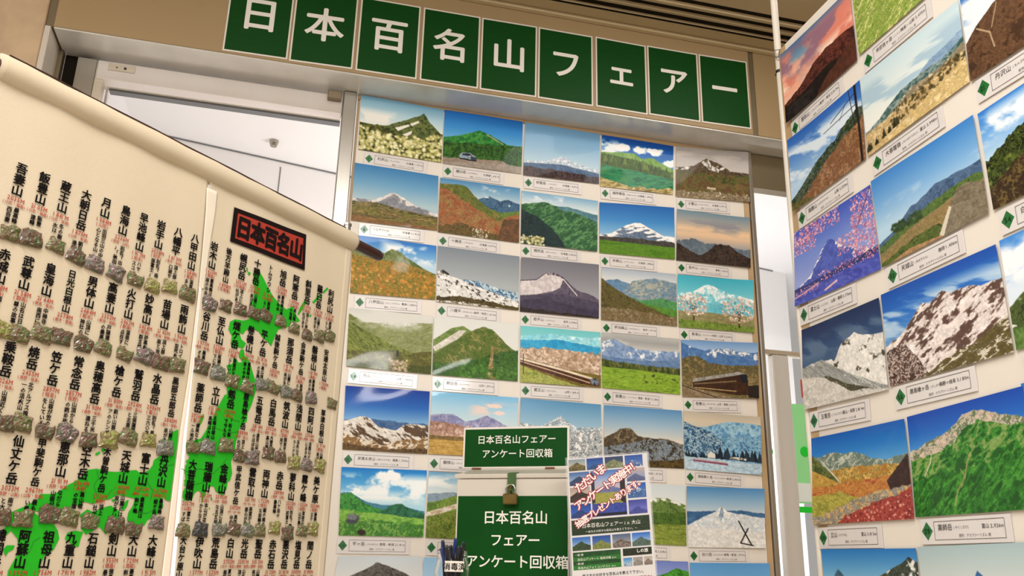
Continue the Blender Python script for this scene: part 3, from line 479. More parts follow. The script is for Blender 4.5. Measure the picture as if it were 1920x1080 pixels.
@pic('R', 1, 1, 'tan meadow scattered with dark shrubs', 168, 120)
def _(p):
    p.sky('#bcd0d8', '#cfdad9', '#dfe0d8', v1=.6); p.cloud(.6, 1.5, 8, .1, .6, '#a3bccb', ang=.1); p.ridge([(.3, .7), (.7, .42), (.85, .4), (1, .36)], ['#7a96b2', '#8ca4ba'], 6, 6); p.ridge([(0, .72), (.2, .64), (.4, .52), (.6, .5), (.8, .52), (1, .46)], ['#3a5a5c', '#4f6c68', '#8a9894'], 8, 9, .4); p.ridge([(.25, .72), (.5, .58), (.8, .6), (1, .52)], ['#8a7f68', '#a5967a', '#5d5a48', '#c7b698'], 12, 14, con=3.5)
    p.ridge([(0, .74), (.3, .7), (.6, .68), (1, .6)], ['#c2a878', '#a88c5e', '#d4bd90'], 8, 10, con=3); p.speck(260, .6, .86, .02, ['#3f3c24', '#54482c', '#6b5a38'], .28, 1, under=[(0, .9), (.3, .68), (1, .58)]); p.ridge([(0, 1.), (.3, .94), (.6, .84), (1, .7)], ['#cdb37c', '#b89c66', '#dcc594'], 14, 14, con=3); p.firs([(0, .96), (.4, .88)], 16, .12, ['#2b2f1c', '#3a3a22'], 0, .35)
@pic('R', 2, 1, 'bare brown mountain with pale gullies', 168, 120)
def _(p): p.sky('#3a70b8', '#8fb0d6', '#dfe2e4', v1=.5); p.cloud(.8, 2, 5, .0, .5, '#e6e6e8', ang=.4); p.ridge([(0, .56), (.1, .44), (.25, .34), (.45, .3), (.7, .2), (1, .2)], ['#5c4230', '#73543c', '#4a3426'], 10, 8, .6, con=3); p.line([(.1, .48), (.2, .62), (.22, .8)], .008, '#b59a7c'); p.line([(.28, .36), (.22, .58)], .006, '#b59a7c'); p.line([(.4, .34), (.42, .46)], .006, '#a58a6c')
@pic('R', 0, 2, 'snow-capped cone framed by pink blossom and a violet lake', 168, 120)
def _(p):
    p.sky('#3f55b4', '#6f84c8', '#8f9cd0', v1=.7); p.ridge([(0, .8), (.2, .68), (.36, .42), (.44, .34), (.5, .36), (.62, .52), (.8, .66), (1, .74)], ['#4a56a8', '#5664b4'], 7, 7, 1., rough=.006, snow=('#ece4e0', .46, 3.6, 18, 5, 1.3)); p.ridge([(0, .78), (.4, .76), (1, .72)], ['#3a3f7d', '#2f3468'], 8, 12, rough=.01); p.ridge([(0, .84), (1, .8)], ['#4a52aa', '#5d66ba', '#4248a0'], 4, 8, rough=.004)
    C = ['#d98a9c', '#e8a8b0', '#c46f88', '#f0c4c4', '#a85a70']; p.speck(420, .0, .2, .012, C, .0, .6, under=[(0, -.1), (.6, -.1)]); p.speck(180, .14, .34, .011, C, .0, .3); p.speck(620, .02, .72, .012, C, .74, 1); p.speck(170, .4, .62, .011, C, .56, .8); p.speck(160, .7, .82, .010, C, .3, 1); p.speck(80, .8, .9, .009, C, .0, .3); p.line([(0, .9), (.3, .82)], .01, '#c79aa8'); p.line([(.38, .95), (.52, .9)], .012, '#e0b8b4'); p.line([(1, .0), (.8, .4)], .005, '#4a2c3c')
@pic('R', 1, 2, 'blue hills beyond fields and a paved bridge', 168, 120)
def _(p):
    p.sky('#3f80c4', '#74a5d4', '#b0cce0', v1=.6); p.cloud(.4, 2, 7, .3, .6, '#c6d8e4'); p.ridge([(0, .74), (.2, .66), (.35, .54), (.5, .5), (.62, .44), (.8, .46), (1, .46)], ['#4a6282', '#5d7593', '#3d5474'], 10, 7, .7, con=3); p.ridge([(0, .78), (.3, .68), (.6, .6), (.8, .56), (1, .58)], ['#4f6a34', '#66793f', '#3c5528'], 12, 16, .2); p.speck(70, .62, .72, .025, ['#2a3f20', '#385028'], .15, .45); p.ridge([(0, .86), (.3, .76), (.7, .68), (1, .66)], ['#8a7450', '#a1895f', '#6f6a3a', '#95794f'], 3, 24, -.18, con=3)
    p.ridge([(0, .96), (.3, .88), (.5, .84), (.7, .9), (1, 1)], ['#4d5f28', '#6a7434', '#39481e'], 13, 13, con=3.5, rough=.04); p.poly([(.58, .98), (.7, .74), (.78, .62), (.86, .6), (1, .68), (1, 1.02), (.6, 1.02)], '#7a6f5c', '#8a7f6a', '#6f6552'); p.poly([(.58, .98), (.7, .74), (.72, .76), (.62, 1)], '#cfc5b0'); p.poly([(0, 1.02), (.3, .95), (.6, .98), (.6, 1.02)], '#b08a62', '#9c7850')
@pic('R', 2, 2, 'dense dark bushes below a cloudy blue sky', 168, 120)
def _(p): p.sky('#2f78c8', '#6fa5dc', '#b5cfe2', v1=.5); p.cloud(.9, 2, 5, .0, .4, '#eceef0', ang=.3); p.ridge([(0, .5), (.2, .38), (.4, .34), (.7, .3), (1, .3)], ['#2c3518', '#4a5726', '#5f6d30', '#1c2210'], 15, 15, con=4, rough=.07); p.speck(160, .4, .8, .03, ['#5d6b2e', '#78823c', '#38421c'], under=[(0, .56), (1, .4)]); p.ridge([(.0, .8), (.3, .6), (1, .5)], ['#3a2a1c', '#57402c', '#231a12', '#6b5a34'], 16, 12, .6, con=4)
@pic('R', 0, 3, 'wind-striped snow wall under a slate blue sky', 168, 120)
def _(p):
    p.sky('#1d2f56', '#2f4a72', '#4a6280', v1=.6); p.cloud(.5, 2, 6, .1, .5, '#566c88', ang=.4); p.ridge([(0, .5), (.12, .46), (.3, .48), (.42, .5), (.52, .34), (.62, .3), (.68, .26), (.78, .34), (.9, .36), (1, .38)], ['#e2ded8', '#d0ccc6'], 6, 6, rough=.02, snow=('#4a4438', .62, .1, 9, 9, .7)); p.ridge([(0, .5), (.14, .46), (.26, .46), (.45, .62), (.7, .78), (1, .96)], ['#8a8b88', '#b2b2ae', '#6d6f6c', '#c6c5c0'], 2, 26, .62, con=2.6); p.poly([(.26, .66), (.34, .68), (.55, .82), (.82, .93), (.6, .92), (.4, .8)], '#54503c', '#3a3628', '#8a8674', con=4); p.ridge([(0, .62), (.2, .64), (.35, .74), (.6, .92), (1, .98)], ['#c3beb6', '#d0cbc2', '#b5b0a8'], 6, 14)
@pic('R', 1, 3, 'jagged white massif veined with brown rock', 168, 120)
def _(p):
    p.sky('#1450a8', '#2f6fc0', '#6d9cc8', v1=.6); p.cloud(.55, 1.5, 9, .1, .6, '#aac4dc', ang=.25); p.cloud(.45, 1.8, 9, .2, .5, '#c5d6e2', ang=.3); p.ridge([(0, .58), (.1, .54), (.2, .46), (.3, .34), (.38, .26), (.44, .3), (.55, .22), (.64, .27), (.75, .27), (.85, .32), (1, .32)], ['#e2d6d0', '#d2c4bf', '#e8dfda'], 8, 8, rough=.02, snow=('#5f463c', .545, .0, 20, 7, 1.1))
    p.ridge([(0, .64), (.1, .6), (.18, .6), (.26, .74), (.36, 1.0), (.5, 1.2), (1, 1.2)], ['#5a4036', '#7d6358', '#d5c8c0', '#bfaea6', '#48332b'], 20, 12, .9, con=4, rough=.04); p.ridge([(.0, 1.1), (.3, 1), (.5, .88), (.7, .82), (.85, .76), (1, .66)], ['#5a4f28', '#6f6236', '#48401f', '#cfc5b2'], 6, 14, -.3, con=3, rough=.03)
@pic('R', 2, 3, 'cloudy sky over a green slope with snow patches', 168, 120)
def _(p): p.sky('#3f84d0', '#8fb5e0', '#d5e0ea', v1=.5); p.cloud(.9, 2, 5, .0, .5, '#f0f0f2'); p.ridge([(0, .62), (.15, .5), (.3, .42), (1, .3)], ['#3f4f24', '#59682f', '#2e3a1a'], 10, 8, .6, snow=('#dcdcd6', .66, .0, 7, 12, .3)); p.ridge([(0, .82), (1, .74)], ['#4a6a2a', '#638040'], 12, 12, con=3)
@pic('R', 0, 4, 'golden alpine hollow with red leaves and grey stones', 168, 120)
def _(p):
    p.sky('#0f5aae', '#2a78c0', '#5f9fd0', v1=.4); p.ridge([(0, .22), (.1, .24), (.2, .2), (.35, .24), (.5, .24), (.65, .34), (.8, .38), (1, .34)], ['#6a7a70', '#8a958a', '#4f6250', '#b0b5a8'], 13, 7, 1.0, con=4); p.ridge([(0, .42), (.2, .4), (.4, .4), (.6, .4), (1, .46)], ['#a87a38', '#c4974c', '#6d6a34', '#d4ac60'], 10, 8, .8, con=3.5, rough=.03); p.poly([(0, .2), (.12, .34), (.3, .54), (.2, .56), (0, .4)], '#5a6a34', '#7a7a44', '#46552a', con=3); p.poly([(0, .38), (.2, .5), (.3, .56), (0, .58)], '#a8843e', '#bf9a4c'); p.line([(.1, .28), (.3, .54)], .008, '#c9c5b2')
    p.ridge([(0, .58), (.5, .56), (1, .52)], ['#b0743c', '#c48f4a', '#a05434'], 7, 14); p.poly([(.78, .6), (1, .34), (1, .68), (.82, .72)], '#3a2a28', '#4a3632'); p.ridge([(0, .68), (.3, .66), (.5, .74), (1, .9)], ['#a39a44', '#b8ab54', '#8a8a3c'], 9, 14, con=3); p.ridge([(0, .92), (.2, .86), (.45, .76), (.7, .7), (1, .66)], ['#8f8a80', '#5d5a52', '#b5afa2', '#c9a060'], 20, 20, con=4, rough=.04); p.ridge([(.15, 1.1), (.3, .95), (.55, .84), (.8, .76), (1, .7)], ['#9a3f38', '#b85a4c', '#7a2f2c'], 20, 18, con=3.5, rough=.05); p.speck(130, .76, 1, .015, ['#cf8478', '#d8a090', '#8a3430'], .3, 1, under=[(.2, 1), (.5, .88), (1, .72)])
@pic('R', 1, 4, 'lush green slopes below a pale rocky crest', 168, 120)
def _(p):
    p.sky('#0a48a8', '#1f66bc', '#5a9ad0', v1=.4); p.ridge([(0, .36), (.15, .3), (.3, .26), (.42, .2), (.5, .12), (.6, .1), (.7, .14), (.85, .2), (1, .26)], ['#c9b5a2', '#8a7f6a', '#dcd0c4', '#6d7a5a'], 13, 9, 1.0, con=4, rough=.03); p.ridge([(0, .44), (.2, .42), (.4, .36), (.52, .22), (.62, .2), (.8, .26), (1, .32)], ['#1f5a1c', '#2f7a24', '#4a9434', '#2a6a20', '#7d9a54'], 13, 6, 1.0, con=3.6, rough=.05); p.ridge([(0, .66), (.3, .6), (.6, .6), (1, .5)], ['#1f5518', '#2f7a24', '#245f1b', '#4a9034'], 16, 6, .8, con=3.2, rough=.04); p.line([(.54, .46), (.5, .55), (.47, .68), (.4, .78), (.36, .92)], .005, '#a89a6a'); p.line([(.44, .6), (.47, .66), (.43, .76)], .006, '#8f8a54'); p.line([(.2, .42), (.18, .5), (.12, .62)], .005, '#cfc9bc')
@pic('R', 2, 4, 'green mountainside at the edge of the side board', 168, 120)
def _(p): p.sky('#2a74c0', '#8ab4d8', v1=.4); p.ridge([(0, .4), (1, .2)], ['#2f7a2c', '#4a9438', '#205a1e'], 10, 8)
@pic('R', 0, 5, 'dark peaks with snowfields under a blue sky', 168, 120)
def _(p): p.sky('#2a74b8', '#5f9cc8', '#9cc0d4', v1=.4); p.ridge([(0, .34), (.1, .3), (.17, .2), (.24, .28), (.4, .34), (.6, .34), (1, .3)], ['#3a5a74', '#4d6c82'], 8, 8); p.ridge([(0, .5), (.3, .42), (.5, .34), (.7, .22), (.84, .14), (.92, .08), (1, .14)], ['#3a4238', '#525a4c', '#2c332c'], 9, 9, .7, snow=('#dcdcd8', .6, .1, 9, 10, .7))
@pic('R', 1, 5, 'blue silhouetted range above a sea of cloud', 168, 120)
def _(p): p.sky('#a3b8bc', '#b9c6c6', '#cfd2cc', v1=.4); p.ridge([(0, .46), (.3, .4), (.44, .34), (.5, .22), (.58, .3), (.75, .36), (1, .32)], ['#2f5f94', '#3f6fa2', '#27548a'], 9, 8, .8); p.cloud(.9, 2, 6, .36, .7, '#d2d6d6')

# ------------------------------------------------------------------ the setting
WALL = Plane((0, 0, 0), (1, 0, 0)); FASC = Plane((0, -.126, 0), (1, 0, 0))
SIDE = Plane((1.0356, -1.0204, 0), (math.cos(-1.5746), math.sin(-1.5746)) + (0,))
ZF, ZC = 2.740, 3.120                        # underside of the lintel, ceiling
def block(name, lo, hi, m, bev=0.): return struct(MB().box(np.array(lo), np.array(hi), bev=bev).build(name, M[m]))
block('floor', (-3.2, -7, -.05), (3.2, 3.2, 0), 'floor')
struct(MB().box(np.array([-3.2, -7, ZC]), np.array([3.2, -.126, ZC+.06])).build('ceiling', M['ceiling']))
block('wall_front', (-.985, -.126, ZF), (1.478, .06, ZC), 'laminate', .002)
block('wall_right', (1.500, -.126, ZF), (3.2, .06, ZC), 'laminate', .002)
block('wall_side', (3.2, -7, 0), (3.26, .06, ZC), 'laminate')
block('trim_1', (1.479, -.122, ZF+.001), (1.499, .05, ZC), 'seam')
block('wall_left', (-3.2, -.128, 0), (-1.010, .06, ZC), 'stone', .003)
block('trim_2', (-1.009, -.120, ZF+.001), (-.986, .05, ZC), 'seam')
block('trim_3', (-.984, -.124, ZF-.006), (3.2, .058, ZF-.0005), 'bright', .001)       # steel soffit of the lintel, corridor light put into its pale colour
block('trim_4', (-1.009, -.126, 0), (-.992, .0, ZF-.001), 'white_paint', .001)        # jamb lining of the pillar
block('trim_5', (-1.009, .001, 0), (-.978, .03, ZF-.008), 'seam')
block('trim_6', (-.976, .03, 0), (-.90, .06, ZF-.008), 'dark')
# stile of the sliding door, its rail and the polished track cover
b = MB().box((-.930, .0, 0), (-.872, .045, 2.715)); struct(b.build('door_1', M['satin']))
b = MB().box((-.871, .004, 0), (-.846, .05, 2.714)); struct(b.build('trim_7', M['steel']))
b = MB().box((-.868, .0, 2.648), (-.064, .05, 2.716), bev=.002); struct(b.build('trim_8', M['polished']))
b = MB().box((-.868, .06, 2.661), (-.064, .10, 2.70), bev=.002); struct(b.build('trim_9', M['white_paint']))
b = MB().box((-.84, .085, 2.654), (-.064, .115, 2.6605)); struct(b.build('trim_10', M['groove']))
t = empty('track_plate', (-.79, -.003, 2.70)); tag(t, 'small steel plate with two screw holes on the door track cover', 'plate')
MB().box((-.835, -.003, 2.683), (-.752, -.0005, 2.708), bev=.0005).build('plate', M['steel'], t)
for x, r in ((-.808, .0025), (-.782, .0045)):
    MB().tube([(x, -.0031, 2.695), (x, -.0045, 2.695)], r, 14).build('screw_hole', M['black'], t)
t = tag(MB().box((-.118, -.022, 2.690), (-.070, -.0005, 2.722), bev=.002).build('door_sensor', M['seam']), 'small brown sensor block at the track cover end by the steel post', 'sensor')
block('trim_11', (-.063, -.012, 0), (-.016, .05, ZF-.008), 'satin', .003)
block('trim_12', (1.514, -.012, 0), (1.531, .05, ZF-.008), 'satin', .003)

# corridor behind the doorway: ceiling, walls at a slant, glass door with green stickers
CZ = 2.86
cp = Plane((0, 0, CZ), (1, 0, 0), (0, 1, 0))
def on_level(x, y, z): d = FX*FPX+RX*(x-960)-UX*(y-540); return CAM+d*((z-CAM[2])/d[2])
P0, P1 = on_level(250, 240, CZ), on_level(640, 327, CZ)
dv = (P1-P0)[:2]; dv /= np.linalg.norm(dv); nv = np.array([dv[1], -dv[0]])
LX = P0[0]
CWALL = Plane((P0[0], P0[1], 0), (dv[0], dv[1], 0))
yend = P0[1]+(3.0-P0[0])*dv[1]/dv[0]
struct(MB().box(np.array([LX-.3, .06, CZ]), np.array([3.2, yend+1.2, CZ+.05])).build('ceiling_corridor', M['corridor']))
struct(MB().box((0, 0, 0), (3.6, CZ, -.05), CWALL).build('wall_corridor_back', M['corridor']))
struct(MB().box(np.array([LX-.05, .061, 0]), np.array([LX, P0[1]+.02, CZ])).build('wall_corridor_left', M['corridor']))
g = MB()
g.box((0, CZ-.007, .001), (3.5, CZ-.001, .004), CWALL)
u = CWALL.at(527, 300)[0]; g.box((u, .2, .0005), (u+.004, CZ-.03, .0025), CWALL)
for px, py in ((1440, 402), (1440, 483)):
    v = CWALL.at(px, py)[1]; g.box((.9, v-.003, .0005), (3.5, v+.003, .002), CWALL)
struct(g.build('trim_13', M['groove']))
struct(MB().box(np.array([LX, .12, 1.2]), np.array([LX+.006, .16, CZ-.02])).box(np.array([LX, .22, 1.2]), np.array([LX+.006, .24, CZ-.02])).build('trim_14', M['white_paint']))
s = on_level(514, 264, CZ)
t = tag(MB().tube([(s[0], s[1], CZ-.001), (s[0], s[1], CZ-.012), (s[0], s[1], CZ-.026)], [.02, .018, .014], 20).build('ceiling_sprinkler', M['clip']), 'small round grey sprinkler head on the white corridor ceiling', 'sprinkler')
# right of the board: dark head, white transom, glass leaf with a steel stile
block('trim_15', (1.532, .0, 2.585), (2.6, .05, ZF-.008), 'seam', .002)
GL = Plane((0, .22, 0), (1, 0, 0))
v660 = GL.at(1440, 660)[1]
block('trim_16', (1.55, .2, v660-.012), (2.6, .24, v660+.006), 'steel', .002)
xs0, xs1 = GL.at(1453, 800)[0], GL.at(1483, 800)[0]
struct(MB().box((xs0, 0, -.02), (xs1, v660-.013, .02), GL, bev=.004).build('door_2', M['bright']))
struct(MB().box((1.55, .05, -.004), (2.6, v660-.013, .0), GL).build('window_1', M['glass']))
def sticker(name, x0, y0, x1, y1, m, label, cat='sticker', disc=False, grp=None):
    a, c = GL.at(x0, y0), GL.at(x1, y1); ce = (a+c)/2
    if disc: r = abs(c[0]-a[0])/2; P = [(ce[0]+r*math.cos(k*math.pi/16), ce[1]+r*math.sin(k*math.pi/16)) for k in range(32)]
    else: P = [(a[0], c[1]), (c[0], c[1]), (c[0], a[1]), (a[0], a[1])]
    return tag(MB().prism(P, .0005, .0015, GL).build(name, M[m]), label, cat, grp)
sticker('glass_sticker', 1432, 838, 1449, 855, 'stickg', 'bright green round warning dot on the glass, beside the print board', disc=True).location.y -= .003
sticker('glass_sticker', 1499, 838, 1517, 856, 'stickg', 'bright green round warning dot on the glass, beside the side board', disc=True).location.y -= .003
sticker('glass_sticker', 1484, 757, 1545, 946, 'stickp', 'pale green sheet stuck on the glass door beside the steel stile')
sticker('glass_sticker', 1484, 949, 1545, 963, 'stickg', 'bright green strip under the pale sheet on the glass door')
sticker('glass_sticker', 1434, 948, 1451, 962, 'stickg', 'short green strip on the glass between post and steel stile')
sticker('glass_sticker', 1488, 905, 1526, 942, 'stickw', 'small white notice over the lower half of the pale green sheet').location.y -= .0015
sticker('glass_sticker', 1500, 712, 1508, 746, 'stickr', 'small red sticker on the glass by the side board edge')

# ceiling: cove edge along the lintel and the slot diffuser
block('trim_17', (-3.2, -.150, ZC-.014), (3.2, -.1265, ZC-.0005), 'ceil_edge', .003)
t = empty('slot_diffuser', (1., -.6, ZC)); tag(t, 'long ceiling slot diffuser with dark parallel gaps above the lintel', 'air diffuser')
yA, yB, yC_ = on_level(1300, 46, ZC)[1], on_level(1300, 30, ZC)[1], on_level(1300, 14, ZC)[1]
for i, (yy, wd) in enumerate(((yA, .010), (yA-.026, .010), (yB-.026, .008), (yC_-.03, .009))):
    MB().box((-.6, yy-wd, ZC-.0015), (3.0, yy+wd, ZC-.0003)).build('slot', M['dark'], t)
for yy in (yA-.013, yB-.012, yC_-.012):
    MB().box((-.6, yy-.002, ZC-.010), (3.0, yy+.002, ZC-.0016), bev=.001).build('blade', M['ceil_edge'], t)

# ------------------------------------------------------------------ lintel letters: nine green cards
CARDS = [('日', (416.6, 94.8), (538.5, 112.3), 'kanji for sun'), ('本', (541.5, 114.3), (660.5, 130.4), 'kanji for origin'), ('百', (666, 131.8), (780.6, 149.3), 'kanji for hundred'),
         ('名', (786.5, 150.2), (895.8, 166.8), 'kanji for name'), ('山', (899, 167.7), (1005, 183), 'kanji for mountain'), ('フ', (1008, 183.8), (1111.7, 199.8), 'katakana fu'),
         ('ェ', (1117.5, 199.8), (1214, 215.8), 'small katakana e'), ('ア', (1216.7, 215), (1313, 229.5), 'katakana a'), ('ー', (1315.8, 229.8), (1408.3, 242.7), 'long vowel dash')]
for ch, bl, br, what in CARDS:
    a, c = FASC.at(*bl), FASC.at(*br); wd = c[0]-a[0]; hh = .297
    fr = Plane(FASC(np.array([a[0], a[1], .0008])), FASC(np.array([*c, 0]))-FASC(np.array([*a, 0])))
    t = empty('letter_card', fr.o+fr.t*wd/2); tag(t, 'green lintel card bearing the white %s, %s' % (what, ch), 'sign card', 'letter cards on the lintel')
    MB().box((0, 0, 0), (wd, hh, .0016), fr).build('card', M['cardwhite'], t)
    MB().prism([(.0055, .006), (wd-.0055, .006), (wd-.0055, hh-.006), (.0055, hh-.006)], .0017, .0022, fr).build('green_panel', M['green'], t)
    ink = Ink(); sz = wd*(.66 if ch in '日本百名山' else .62)
    ink.row(ch, wd*.5, hh*.535, sz, bold=.018, centre=True, res=6); ink.build('lettering', M['letter'], fr, .0026, t)

# ------------------------------------------------------------------ the two display boards
t = empty('display_board', (.75, 0, .3)); tag(t, 'white papered display board filling the doorway, covered with mountain prints', 'display board')
MB().box((-.012, .3, -.022), (1.512, 2.728, -.008), WALL).build('backing', M['wood'], t)
MB().box((-.004, .3, -.0079), (1.489, 2.712, -.001), WALL).build('paper', M['paper'], t)
MB().box((-.012, 2.713, -.0079), (.60, 2.731, -.0005), WALL, bev=.0015).build('top_rail', M['rail'], t)
MB().box((.601, 2.709, -.0079), (1.512, 2.731, -.0012), WALL, bev=.0015).build('top_rail', M['rail'], t)
MB().box((1.490, .3, -.0079), (1.512, 2.708, .0005), WALL, bev=.001).build('side_rail', M['rail'], t)
for x in (-.013, 1.449): MB().box((x, .02, -.022), (x+.063, .299, -.002), WALL).box((x, .0, -.1), (x+.063, .02, .06), WALL).build('foot', M['wood'], t)

SZ = ZO-.249
t = empty('side_board', SIDE(np.array([.0, 0, 0]))); tag(t, 'tall white side board of mountain prints on a white pole', 'display board')
ztop = SZ+.017
MB().box((-.012, .35, -.020), (.955, ztop, -.008), SIDE).build('backing', M['wood'], t)
MB().box((.022, .35, -.0079), (.955, ztop, -.001), SIDE).build('paper', M['paper'], t)
MB().box((-.012, .35, -.0079), (.0215, ztop, -.0005), SIDE, bev=.001).build('side_rail', M['rail'], t)
pc = SIDE(np.array([-.0215, 0, -.006]))
MB().tube([(pc[0], pc[1], .03), (pc[0], pc[1], ZC-.001)], .0092, 20).build('pole', M['pole'], t)
MB().lathe([(0, 0), (.09, 0), (.09, .012), (.02, .03), (0, .03)], pc-[0, 0, pc[2]], 28).build('pole_foot', M['pole'], t)
p2 = SIDE(np.array([.968, 0, -.006]))
MB().tube([(p2[0], p2[1], .0), (p2[0], p2[1], ztop+.02)], .0125, 20).build('pole', M['pole'], t)
vv = SIDE.at(1467, 126)[1]
q = SIDE(np.array([-.012, vv, -.006]))
MB().tube([q+[0, .004, 0], q+[.002, .03, .004]], .004, 8).build('cable_tie', M['black'], t)
MB().tube([pc+[0, 0, vv-.004], pc+[0, 0, vv+.004]], .0105, 20).build('cable_tie', M['black'], t)
vv2 = SIDE.at(1478, 85)[1]
MB().tube([pc+[-.012, 0, vv2], pc+[-.018, -.012, vv2+.012], pc+[-.014, -.03, vv2+.004], pc+[-.012, -.018, vv2-.012], pc+[-.012, 0, vv2]], .002, 8).build('wire_hook', M['clip'], t)

# ------------------------------------------------------------------ prints and caption cards
Q = {}
def A(b, c, r, *q): Q[b, c, r] = q           # surveyed corners TL, TR, BR, BL
A('W',0,0,(677,177.5),(832,205.5),(827.5,305),(672,280)); A('W',1,0,(833.6,206),(980.5,228),(977.5,326),(830,306)); A('W',2,0,(984.5,229.7),(1125,251),(1123,345),(981,328))
A('W',3,0,(1128.3,252.8),(1262.8,274.2),(1262,365),(1125,349)); A('W',4,0,(1267.8,274),(1400.5,286.7),(1404.5,379.7),(1267,368.6))
A('W',0,1,(665.5,305),(822,330),(820,432.5),(658,413)); A('W',1,1,(825.5,333),(975,353),(973,455.5),(821,435)); A('W',2,1,(978,357.5),(1121,377),(1119.7,472),(976,456))
A('W',3,1,(1124,379),(1264.4,389.4),(1265.5,486.7),(1124,474)); A('W',4,1,(1269.4,391.7),(1403,410),(1406,502.8),(1268,488))
A('W',0,2,(662,440),(818.3,460.8),(816.4,562),(656,549)); A('W',1,2,(821,461),(974,481),(972.5,582),(818,565.6)); A('W',2,2,(976.7,483),(1123,496),(1122.8,597.5),(974.7,584))
A('W',3,2,(1127.5,501.7),(1267.8,514),(1270,612),(1127,599.4)); A('W',4,2,(1270,514.7),(1409.4,526.7),(1413.6,624.4),(1272.8,613.3))
A('W',0,3,(655,576.7),(812,592.8),(808,702),(649,686.7)); A('W',1,3,(814.4,593.6),(972,608),(970.6,715),(810.3,702.5)); A('W',2,3,(976,611),(1125.6,623),(1127,727),(975,716.4))
A('W',3,3,(1128,623),(1274,635.6),(1276,739.7),(1129,727)); A('W',4,3,(1277,637),(1418.3,644),(1422,748),(1279.4,744))
A('W',0,4,(648,723),(805.8,734),(801,851),(642,842.5)); A('W',1,4,(810,734),(972,745.7),(968,859),(803,851)); A('W',2,4,(976,746.5),(1127,758.5),(1129,871),(974,860))
A('W',3,4,(1132,759.5),(1278.4,770),(1283,878.5),(1133,872)); A('W',4,4,(1281,770),(1423.5,782.5),(1427.3,891),(1284,879))
A('W',0,5,(640.4,876),(800.5,882),(793.5,1007),(634.8,1003.7)); A('W',1,5,(804,884),(966,893),(962,1015),(798,1008))
A('W',3,5,(1136,905),(1284,910),(1287.5,1023.5),(1138,1016)); A('W',4,5,(1287,911.6),(1430.4,917),(1434,1028),(1290,1026))
A('W',0,6,(634,1043),(791.4,1044),None,None); A('W',1,6,(795,1045),(960,1049),None,None); A('W',3,6,(1140,1050),(1290,1053),None,None); A('W',4,6,(1293.5,1055),(1440,1056.4),None,None)
A('R',0,0,(1467,105),None,(1607.5,112.5),(1478,232)); A('R',1,0,None,None,None,(1611,104)); A('R',0,1,(1480,264),(1612,150),(1624,297.5),(1490,397))
A('R',1,1,(1613,149),(1796,0),(1818,153),(1627,294)); A('R',2,1,(1800,-3),None,None,(1820,153)); A('R',1,2,(1633.6,340.6),(1824.7,215),(1854.4,399),(1654.4,502))
A('R',0,2,(1493,438),(1631,346),(1651.7,504.4),(1494,575.5)); A('R',2,2,(1833,214),None,None,(1862.8,394)); A('R',0,3,(1507,619.4),(1648,558),(1666.7,730.6),(1512,768))
A('R',1,3,(1651.4,553.3),(1867,458),(1901.7,659.7),(1669,724.4)); A('R',2,3,(1873.3,451.7),None,None,(1905.6,657)); A('R',0,4,(1525.8,822.5),(1695.8,785),(1715,973),(1528.3,984))
A('R',1,4,(1700.6,782),None,None,(1717,970)); A('R',0,5,(1544.7,1030),(1717,1028),None,None); A('R',1,5,(1720,1025.6),None,None,None); A('R',2,4,None,None,None,None)
def corners(b, c, r):
    pl = WALL if b == 'W' else SIDE
    u0, v0 = (c*.2993, ZO-r*.2565) if b == 'W' else (c*.3089, SZ-r*.2562)
    mod = [np.array(x) for x in ((u0, v0), (u0+.297, v0), (u0+.297, v0-.1995), (u0, v0-.1995))]
    got = [None if x is None else pl.at(*x, .003) for x in Q[b, c, r]]
    if all(g is None for g in got): return pl, mod
    sh = np.mean([g-m for g, m in zip(got, mod) if g is not None], 0)
    return pl, [m+sh if g is None else g for g, m in zip(got, mod)]
ROWN = ['top', 'second', 'third', 'fourth', 'fifth', 'sixth', 'lowest']
